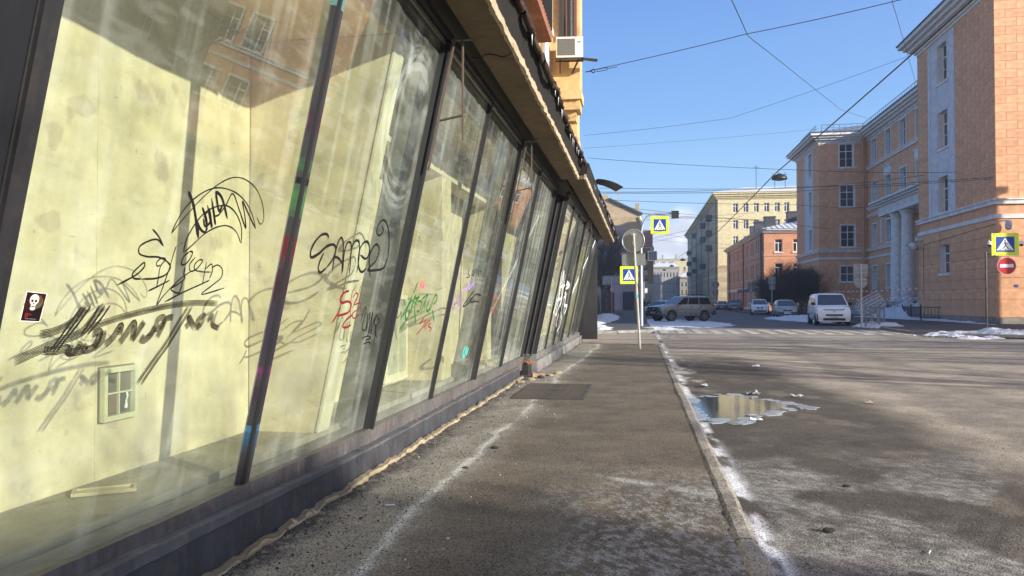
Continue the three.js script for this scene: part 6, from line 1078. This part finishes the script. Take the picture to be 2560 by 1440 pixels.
wire('faint lower wire high over the street', [[-5.55, 17.0, -75], [22.4, 23.2, -98]], 0.014, 0.1);
[[-100, 0.5, 13.2, 19, 12.6], [-112, 0.5, 14.6, 19, 13.1], [-128, 0.5, 15.4, 19, 16.5], [-142, 0.5, 13.0, 19, 17.4], [-160, 0.5, 16.8, 19, 13.0], [-176, 0.5, 14.9, 19, 18.6], [-205, 0.5, 19, 19, 16]].forEach(([z, a, b, c, d], i) => wire(['first', 'second', 'third', 'fourth', 'fifth', 'sixth', 'farthest'][i] + ' of the wires strung over the far street between the signs and the yellow block', [[a, b, z], [c, d, z - 6 + i * 2]], 0.026, 0.15));
{
  const t = thing('turnbuckle', 'rusty turnbuckle and hook where the span wire meets the ochre house', 'turnbuckle', [-1.7, 9.5, -25.8]);
  obj('frame', [bar(V(0.25, 0.05, 0), V(0.6, 0.08, 0.05), 0.02), bar(V(0.25, -0.03, 0), V(0.6, 0.0, 0.05), 0.02), bar(V(0.25, -0.04, 0), V(0.25, 0.06, 0), 0.02), bar(V(0.6, -0.01, 0.05), V(0.6, 0.09, 0.05), 0.02)], M.black, t); obj('hook', [put(new THREE.TorusGeometry(0.06, 0.018, 6, 14), 0.12, 0.0, 0), bar(V(-0.15, -0.02, 0), V(0.06, 0, 0), 0.03), bar(V(0.6, 0.04, 0.05), V(0.95, 0.07, 0.1), 0.018)], M.black, t);
  const t2 = thing('turnbuckle', 'turnbuckle on the wire just before the salmon corner', 'turnbuckle', [21.4, 9.42, -52.35]); obj('frame', [bar(V(0, 0.05, 0), V(0.6, 0.06, 0), 0.035), bar(V(0, -0.05, 0), V(0.6, -0.04, 0), 0.035)], M.black, t2); obj('hook', [put(new THREE.TorusGeometry(0.07, 0.022, 6, 12), 0.7, 0.0, 0)], M.black, t2);
  const l = thing('street_lamp', 'dark dome-shaped street lamp hanging from the thick cable', 'street lamp', [6.42, 7.16, -36]);
  obj('shade', [new THREE.LatheGeometry([[0.06, 0.26], [0.12, 0.22], [0.24, 0.18], [0.33, 0.1], [0.355, 0.0], [0.335, -0.02], [0.3, 0.0], [0.05, 0.1]].map(([a, b]) => new THREE.Vector2(a, b)), 26)], plain(0.02, 0.02, 0.022, 0.45), l);
  obj('glass', [new THREE.SphereGeometry(0.27, 18, 8, 0, 6.3, Math.PI / 2, Math.PI / 2).scale(1, 0.3, 1)], plain(0.10, 0.10, 0.11, 0.2), l); obj('hanger', [bar(V(0, 0.24, 0), V(-0.05, 0.36, 0), 0.03), bx(0.16, 0.06, 0.06, -0.02, 0.34, 0), bar(V(-0.28, 0.3, 0), V(-0.32, 0.44, 0), 0.03), bx(0.05, 0.12, 0.05, -0.3, 0.26, 0)], M.zinc, l);
  for (let i = 0; i < 3; i++) { const q = l.clone(); q.name = numbered('street_lamp'); scene.add(q); q.position.set(8.4 - i * 0.6, 9.6 + 0.6 * i, -150 - i * 38); q.scale.setScalar(1.6); tag(q, ['first', 'second', 'third'][i] + ' of the small hanging lamps far down the street', 'street lamp'); }
}
// ---------------------------------------------------------------- fences and railings
{
  const f = thing('slat_fence', 'dark blue fence of tall uneven vertical boards on the left pavement', 'fence', [-3.45, 0, -58]);
  const r = rng(31), sl = [0, 1, 2].map((i) => metric(bx(0.05, 2.4 + 0.13 * i, 0.3, 0, 1.2 + 0.065 * i, 0)));
  for (let i = 0; i < 88; i++) { const m = new THREE.Mesh(sl[Math.floor(r() * 3)], M.navy); m.name = 'slat'; m.castShadow = m.receiveShadow = true; m.position.set(0.03 * r(), 0.03 * r(), 10 - i * 0.34); m.scale.y = 0.95 + 0.14 * r(); f.add(m); }
  obj('rail', [span(-0.1, -0.03, 0.5, 0.62, 10.2, -20), span(-0.1, -0.03, 1.9, 2.02, 10.2, -20)], M.navy, f);
  const gp = thing('gate_post', 'pale post standing where the blue fence begins', 'post', [-3.05, 0, -46.6]); obj('post', [bx(0.24, 2.7, 0.24, 0, 1.35, 0)], std({ color: lin(0.36, 0.33, 0.27), map: tGrain, roughness: 0.9 }), gp); obj('cap', [bx(0.3, 0.08, 0.3, 0, 2.74, 0)], M.concrete, gp);
  const gp2 = thing('gate_post', 'darker near post at the pavilion end of the blue fence', 'post', [-2.9, 0, -40]); obj('post', [bx(0.2, 2.5, 0.2, 0, 1.25, 0)], std({ color: lin(0.16, 0.14, 0.11), map: tGrain, roughness: 0.9 }), gp2); obj('cap', [bx(0.24, 0.06, 0.24, 0, 2.53, 0)], M.brown, gp2);
  const b = thing('board_fence', 'brown board fence following the dark blue one', 'fence', [-3.4, 0, -79]);
  for (let i = 0; i < 60; i++) { const m = new THREE.Mesh(sl[i % 3], M.brown); m.name = 'board'; m.castShadow = true; m.position.set(0.02 * r(), 0, -i * 0.34); b.add(m); } obj('rail', [span(-0.1, -0.03, 1.2, 1.32, 0, -20.4)], M.brown, b);
  const lowF = thing('low_fence', 'low black iron fence round the snowy slope beside the school steps', 'fence', [21.2, 0.02, -61.2]);
  const A = V(0, 0, 0), B = V(2.9, 0, -17.4), n = 62; obj('rail', [bar(V(0, 1.0, 0), V(2.9, 1.0, -17.4), 0.05), bar(V(0, 0.22, 0), V(2.9, 0.22, -17.4), 0.05), bar(V(0, 1.0, 0), V(1.4, 1.0, 0.1), 0.05), bar(V(0, 0.22, 0), V(1.4, 0.22, 0.1), 0.05)], M.black, lowF);
  for (let i = 0; i <= n; i++) { const q = A.clone().lerp(B, i / n); obj('baluster', [bar(q.clone().setY(i % 15 ? 0.2 : 0), q.clone().setY(i % 15 ? 1.0 : 1.2), i % 15 ? 0.028 : 0.07)], M.black, lowF); } for (let i = 1; i < 6; i++) obj('baluster', [bar(V(i * 0.24, 0.2, 0.02 * i), V(i * 0.24, 1, 0.02 * i), 0.028)], M.black, lowF);
  snowHeap('snow', 'snow-covered slope beside the school porch', 24.6, -70.5, 3.3, 8.5, 1.0, 25, 0.1, 0.05, 0.22, M.snow, 0.12);
  const rl = thing('street_railing', 'grey steel pedestrian railing with criss-cross bars beside the white van', 'railing', [13.0, 0.0, -46.2], 0.25);
  const g = []; for (let k = 0; k < 2; k++) { const x = k * 0.95; for (const dx of [0, 0.85]) obj('post', [bx(0.075, 1.2, 0.075, x + dx, 0.6, -k * 1.1)], M.greyPaint, rl); obj('rail', [bx(0.85, 0.06, 0.05, x + 0.42, 1.12, -k * 1.1), bx(0.85, 0.06, 0.05, x + 0.42, 0.2, -k * 1.1)], M.greyPaint, rl); for (let i = 0; i < 4; i++) obj('bar', [bar(V(x + 0.1 + i * 0.2, 0.2, -k * 1.1), V(x + 0.1 + ((i * 2 + 1) % 4) * 0.2, 1.12, -k * 1.1), 0.028)], M.greyPaint, rl); }
  const rk = thing('folded_barrier', 'folded metal barriers leaning in the snow behind the grey railing', 'barrier', [13.6, 0.05, -49.3], 0.1);
  for (let k = 0; k < 4; k++) { const z = -k * 0.3, t = 0.16 * k; obj('frame', [bar(V(0, 0.5 + t, z), V(1.5, 1.25 + t, z), 0.045, 0.045, 6), bar(V(0.15, 0.95 + t, z), V(1.35, 1.6 + t, z), 0.045, 0.045, 6), bar(V(0, 0.5 + t, z), V(0.15, 0.95 + t, z), 0.045, 0.045, 6), bar(V(1.5, 1.25 + t, z), V(1.35, 1.6 + t, z), 0.045, 0.045, 6)], M.zinc, rk); const bb = []; for (let i = 1; i < 9; i++) bb.push(bar(V(i * 0.165, 0.5 + t + i * 0.083, z), V(0.15 + i * 0.133, 0.95 + t + i * 0.072, z), 0.02)); obj('bars', bb, M.zinc, rk); }
  obj('leg', [bar(V(0.1, 0, 0), V(0.1, 0.6, 0), 0.05), bar(V(1.4, 0, -0.9), V(1.4, 1.3, -0.9), 0.05), bar(V(1.4, 0, 0), V(1.4, 1.3, 0), 0.05)], M.zinc, rk);
  const ir = thing('iron_fence', 'old iron fence with stone posts between the white van and the silver hatchback', 'fence', [14.9, 0.02, -66]);
  for (let i = 0; i < 8; i++) { obj('post', [bx(0.16, 1.5, 0.16, 0.3 * 0, 0.75, 6 - i * 2.6)], M.darkMetal, ir); if (i < 7) { const q = []; for (let k = 1; k < 8; k++) q.push(bar(V(0, 0.15, 6 - i * 2.6 - k * 0.325), V(0, 1.25, 6 - i * 2.6 - k * 0.325 + (k % 2 ? 0.14 : -0.14)), 0.035)); q.push(bar(V(0, 1.3, 6 - i * 2.6), V(0, 1.3, 3.4 - i * 2.6), 0.06), bar(V(0, 0.15, 6 - i * 2.6), V(0, 0.15, 3.4 - i * 2.6), 0.05)); obj('fence_panel', q, M.darkMetal, ir); } }
  const tp = thing('barrier_tape', 'red and white warning tape strung across the school steps', 'tape', [22.6, 0, -78]);
  [[1.85, 0], [2.9, 1]].forEach(([y, q]) => { for (let i = 0; i < 44; i++) { const t = i / 44, u = (i + 0.98) / 44, P = (s) => V(lerp(-0.6, 4.0, s), y - 0.35 * 4 * s * (1 - s) * 0.5 - 0.3 * (1 - s) * q, lerp(-12, 9, s)); obj('tape_strip', [bar(P(t), P(u), 0.015, 0.07)], i % 2 ? plain(0.5, 0.05, 0.04, 0.5) : M.whitePaint, tp); } });
}

// ---------------------------------------------------------------- bare trees, thicket
function branches(seed, h, r0, spread, depth, o = {}) {       // [thick wood, fine twigs]
  const r = rng(seed), wood = [], twig = [];
  const grow = (p, d, len, rad, lev) => {
    let q = p, dir = d.clone(); const steps = lev === 0 ? 4 : 3;
    for (let i = 0; i < steps; i++) {
      dir.add(V((r() - 0.5) * 0.35, 0.06 + (r() - 0.5) * 0.2, (r() - 0.5) * 0.35)).normalize();
      const e = q.clone().addScaledVector(dir, len / steps), ra = rad * (1 - 0.25 * i / steps), rb = rad * (1 - 0.25 * (i + 1) / steps);
      (lev < 2 ? wood : twig).push(bar(q, e, ra * 2, rb * 2, lev < 2 ? 7 : 4)); q = e;
      if (lev < depth && (lev > 0 || i >= (o.low ?? 1))) { const n = lev === 0 ? 2 : 1 + (r() > 0.45 ? 1 : 0); for (let k = 0; k < n; k++) { const a = r() * 6.28, nd = dir.clone().multiplyScalar(0.75).add(V(Math.cos(a) * spread, 0.25 * r(), Math.sin(a) * spread)).normalize(); grow(q, nd, len * (0.55 + 0.25 * r()), rb * 0.6, lev + 1); } }
    }
    if (lev < depth) for (let k = 0; k < 2; k++) { const a = r() * 6.28; grow(q, dir.clone().add(V(Math.cos(a) * spread * 0.7, 0.1, Math.sin(a) * spread * 0.7)).normalize(), len * 0.62, rad * 0.5, lev + 1); }
  };
  for (let s = 0; s < (o.stems ?? 1); s++) grow(V((s ? r() - 0.5 : 0) * (o.foot ?? 0.4), -0.1, (s ? r() - 0.5 : 0) * (o.foot ?? 0.4)), V((r() - 0.5) * (o.stems ? 0.7 : 0.1), 1, (r() - 0.5) * (o.stems ? 0.7 : 0.1)).normalize(), h * 0.42, r0, 0);
  return [merge(wood), merge(twig)];
}
function makeTree(label, seed, pos, h, r0, spread, depth, o) { const [w, t] = branches(seed, h, r0, spread, depth, o), g = thing('bare_tree', label, 'tree', pos, 0, o?.group); obj('trunk', [w], M.bark, g); obj('crown', [t], M.bark, g); return g; }
makeTree('leafless tree rising before the mauve wall behind the blue fence', 3, [-4.2, 0, -84], 9.5, 0.17, 0.75, 4);
makeTree('second leafless tree, thinner, close to the brown fence', 8, [-3.9, 0, -101], 8.5, 0.13, 0.8, 4);
const roadTree = makeTree('bare street tree across the road, reflected in the first pane', 15, [26.5, 0.02, -37.5], 9, 0.17, 0.7, 3);
// further bare trees along the side street on the right: out of frame, their shadows stripe the junction
[[15.5, 6.2, 3.6, 0.95], [19.5, -9, 1.1, 1.0], [21.5, -15.5, 0.6, 1.0], [27, -20, 2.1, 1.15], [33, -17, 4, 1.1], [38, -26, 5.2, 1.2], [45, -22, 1.2, 1.25], [52, -30, 3, 1.3]].forEach(([x, z, a, k], i) => { const t = roadTree.clone(); t.name = numbered('bare_tree'); scene.add(t); t.position.set(x, 0, z); t.rotation.y = a; t.scale.setScalar(k); tag(t, ['first', 'second', 'third', 'fourth', 'fifth', 'sixth', 'seventh', 'eighth'][i] + ' bare tree of the row along the side street on the right', 'tree'); });
for (const [i, x, z, h, lb] of [[40, 16.9, -100, 5.6, 'dense dark leafless bush nearest the iron fence beside the school end wall'], [41, 19.2, -103, 7.2, 'tall dark leafless bush against the orange gable'], [42, 21.2, -101, 6.0, 'dark bush squeezed beside the school corner'], [43, 18.2, -107, 5.4, 'low dark bush in front of the orange house']]) {
  const [w, t] = branches(i, h, 0.06, 1.0, 4, { stems: 5, foot: 2.6, low: 0 }), g = thing('bush', lb, 'bush', [x, 0, z]);
  obj('stem', [w], M.bark, g); obj('twigs', [t], std({ color: lin(0.045, 0.033, 0.026), roughness: 1 }), g);
}
// ---------------------------------------------------------------- two walkers far down the left pavement
function person(label, pos, turn, coat, legs, stride) {
  const N = 72, mc = new MarchingCubes(N, M.black, false, false, 60000), H = 1.75, J = { head: V(0, 1.60, 0.03), neck: V(0, 1.46, 0), chest: V(0, 1.25, 0), waist: V(0, 1.0, 0), hip: V(0, 0.90, 0) };
  const b = [[J.head, J.head.clone().add(V(0, 0.06, 0)), 0.10, 0.10], [J.neck, J.head, 0.06, 0.065], [V(-0.14, 1.38, 0), V(0.14, 1.38, 0), 0.09, 0.09], [J.neck, J.chest, 0.10, 0.17], [J.chest, J.waist, 0.18, 0.16], [J.waist, J.hip, 0.16, 0.17]];
  for (const s of [-1, 1]) { const k = s * stride, kn = V(s * 0.1, 0.5, 0.16 * k + 0.05), an = V(s * 0.1, 0.09, 0.3 * k - 0.05); b.push([V(s * 0.1, 0.88, 0), kn, 0.095, 0.07], [kn, an, 0.065, 0.045], [an, an.clone().add(V(0, -0.05, 0.14)), 0.05, 0.035]); const el = V(s * 0.25, 1.1, -0.12 * k), ha = V(s * 0.25, 0.84, -0.12 * k + 0.1); b.push([V(s * 0.2, 1.37, 0), el, 0.065, 0.055], [el, ha, 0.052, 0.04], [ha, ha.clone().add(V(0, -0.1, 0.02)), 0.042, 0.025]); }
  const S = 1.0, smin = (a, c, k) => { const h = clamp(0.5 + 0.5 * (c - a) / k, 0, 1); return lerp(c, a, h) - k * h * (1 - h); }, q = V(0, 0, 0);
  for (let z = 0; z < N; z++) for (let y = 0; y < N; y++) for (let x = 0; x < N; x++) {
    q.set((x - N / 2) / (N / 2) * S, (y - N / 2) / (N / 2) * S + 0.9, (z - N / 2) / (N / 2) * S); let d = 9;
    if (Math.abs(q.x) < 0.5 && Math.abs(q.z) < 0.7) for (const [p0, p1, r0, r1] of b) { const pa = q.clone().sub(p0), ba = p1.clone().sub(p0), h = clamp(pa.dot(ba) / Math.max(ba.lengthSq(), 1e-6), 0, 1); d = smin(d, pa.addScaledVector(ba, -h).length() - lerp(r0, r1, h), 0.03); }
    mc.field[x + y * N + z * N * N] = -d;
  }
  mc.isolation = 0; mc.update();
  const n = mc.count ?? 0, src = mc.positionArray.slice(0, n * 3), nr = mc.normalArray.slice(0, n * 3), col = new Float32Array(n * 3), g = new THREE.BufferGeometry();
  for (let i = 0; i < n; i++) { const y = src[3 * i + 1] * S + 0.9; src[3 * i] *= S; src[3 * i + 1] = y; src[3 * i + 2] *= S; const c = y > 1.69 ? [0.03, 0.02, 0.02] : y > 1.49 ? [0.42, 0.26, 0.2] : y > 0.82 ? coat : y > 0.12 ? legs : [0.015, 0.015, 0.015]; col.set(c, 3 * i); }
  g.setAttribute('position', new THREE.BufferAttribute(src, 3)); g.setAttribute('normal', new THREE.BufferAttribute(nr, 3)); g.setAttribute('color', new THREE.BufferAttribute(col, 3));
  const m = obj('person', g, std({ vertexColors: true, roughness: 0.9 })); m.name = numbered('person'); m.position.set(...pos); m.rotation.y = turn; return tag(m, label, 'person');
}
person('person in black walking on the left pavement beside the gantry, carrying a white bag', [0.5, 0, -98], 0.1, [0.014, 0.014, 0.016], [0.02, 0.02, 0.022], 1);
person('second dark-coated person farther along the left pavement', [1.25, 0, -112], 0.3, [0.02, 0.022, 0.028], [0.015, 0.015, 0.016], -1);
{ const bag = thing('carrier_bag', 'white carrier bag in the hand of the nearer walker', 'bag', [0.78, 0.28, -97.8]); obj('bag', [rough(new THREE.BoxGeometry(0.1, 0.42, 0.3, 3, 5, 4).translate(0, 0.21, 0), 0.08, 4)], M.whitePaint, bag); obj('handle', [tube([V(0, 0.4, -0.06), V(0, 0.52, 0), V(0, 0.4, 0.06)], 0.012)], M.whitePaint, bag); }
// ---------------------------------------------------------------- small things on the ground
{
  const g = thing('floor_grating', 'old corroded metal grating let into the pavement by the plinth gap', 'grating', [-1.36, 0.004, -11.9]);
  obj('frame', [bx(1.05, 0.014, 0.04, 0, 0.007, 0.98), bx(1.05, 0.014, 0.04, 0, 0.007, -0.98), bx(0.04, 0.014, 1.96, 0.52, 0.007, 0), bx(0.04, 0.014, 1.96, -0.52, 0.007, 0), bx(1.0, 0.013, 0.05, 0, 0.007, 0.3), bx(1.0, 0.013, 0.05, 0, 0.007, -0.35)], std({ color: lin(0.1, 0.09, 0.08), map: tGrime, roughness: 0.8 }), g);
  const bs = std({ color: lin(0.12, 0.10, 0.085), map: tGrime, roughness: 0.8 }); for (let i = 0; i < 40; i++) obj('bar', [put(bx(0.99, 0.012, 0.022, 0, 0.004 + 0.006 * hash(i, 4), -0.94 + i * 0.048), 0, 0, 0, 0, 0, 0.006 * (hash(i, 9) - 0.5))], bs, g);
  obj('base', [bx(1.02, 0.004, 1.94, 0, 0.0, 0)], M.black, g);
  const br = thing('brick_piece', 'broken pale brick lying on the pavement at the plinth gap', 'brick', [-1.95, 0.03, -14.2], 0.4); obj('brick', [rough(new THREE.BoxGeometry(0.24, 0.09, 0.13, 5, 3, 4), 0.03, 8)], std({ color: lin(0.45, 0.30, 0.21), map: tPlaster, roughness: 0.95 }), br);
  for (let i = 0; i < 5; i++) { const r = rng(60 + i), c = thing('plaster_chunk', ['flat', 'angular', 'small dark', 'rounded', 'largest'][i] + ' lump of fallen plaster by the plinth gap', 'rubble', [-2.1 + 0.12 * i, 0.02, -13.1 - 0.42 * i], i); obj('chunk', [rough(new THREE.DodecahedronGeometry(0.05 + 0.025 * r(), 1).scale(1.3, 0.6, 1), 0.04, 9, i)], i === 2 ? M.plinth : M.mortar, c); }
  const paper = (label, x, z, w, t, seed, mat = M.whitePaint, cat = 'litter') => { const p = new THREE.PlaneGeometry(w * 0.7, w * 0.5, 7, 7).rotateX(-Math.PI / 2), a = p.attributes.position; for (let i = 0; i < a.count; i++) a.setY(i, 0.012 + 0.55 * w * Math.abs(fbm(a.getX(i) * 12 + seed, a.getZ(i) * 12, 3) - 0.42)); p.computeVertexNormals(); const o = obj('litter', p, std({ color: mat.color, roughness: 0.8, side: THREE.DoubleSide }), scene); o.name = numbered('paper_scrap'); o.position.set(x, -0.095, z); o.rotation.y = t; tag(o, label, cat); };
  paper('crumpled white paper just in front of the puddle', 1.48, -10.0, 0.2, 0.4, 3);
  paper('dirty scrap of paper by the kerb beyond the puddle', 1.14, -13.85, 0.24, 1.2, 5, M.signBack);
  paper('wet leaf-brown wrapper at the far edge of the puddle', 1.85, -12.8, 0.3, 0.3, 9, M.signBack);
  paper('white scrap far out on the dry asphalt', 2.68, -18.2, 0.24, 0.1, 12);
  paper('tan wrapper on the edge of the dry asphalt', 3.44, -12.0, 0.2, 2.1, 17, M.mortar);
  paper('thin flat scrap right of the puddle', 2.5, -12.6, 0.26, 0.0, 21, M.signBack);
  { const p = new THREE.CylinderGeometry(0.004, 0.004, 0.07, 8).rotateZ(Math.PI / 2); [[-1.75, -5.05, 0.3, 'pale cigarette end on the dry strip near the plinth'], [1.75, -4.95, 1.1, 'cigarette end on the ice-filmed asphalt'], [2.35, -4.4, 2.2, 'cigarette end nearest the picture corner']].forEach(([x, z, t, lb]) => { const m = obj('end', p.clone(), M.whitePaint); m.name = numbered('cigarette_end'); m.position.set(x, x < 0 ? 0.008 : -0.09, z); m.rotation.y = t; tag(m, lb, 'litter'); }); }
  const dk = (label, x, y, z, s, seed) => { const o = obj('clod', rough(new THREE.IcosahedronGeometry(s, 2).scale(1.4, 0.5, 1), s * 0.6, 14, seed), plain(0.03, 0.025, 0.02, 0.9)); o.name = numbered('dirt_clod'); o.position.set(x, y, z); tag(o, label, 'clod'); };
  dk('dark clod on the dry strip midway along the pavement', -1.42, 0.012, -7.2, 0.03, 1); dk('smaller dark clod a step before it', -1.5, 0.01, -6.3, 0.02, 2); dk('dark leaf-like clod on the road near the frozen tyre tracks', 1.25, -0.085, -5.3, 0.03, 3); dk('flat dark clod beside the kerb', 1.7, -0.09, -6.6, 0.024, 4);
}

renderer.render(scene, camera);
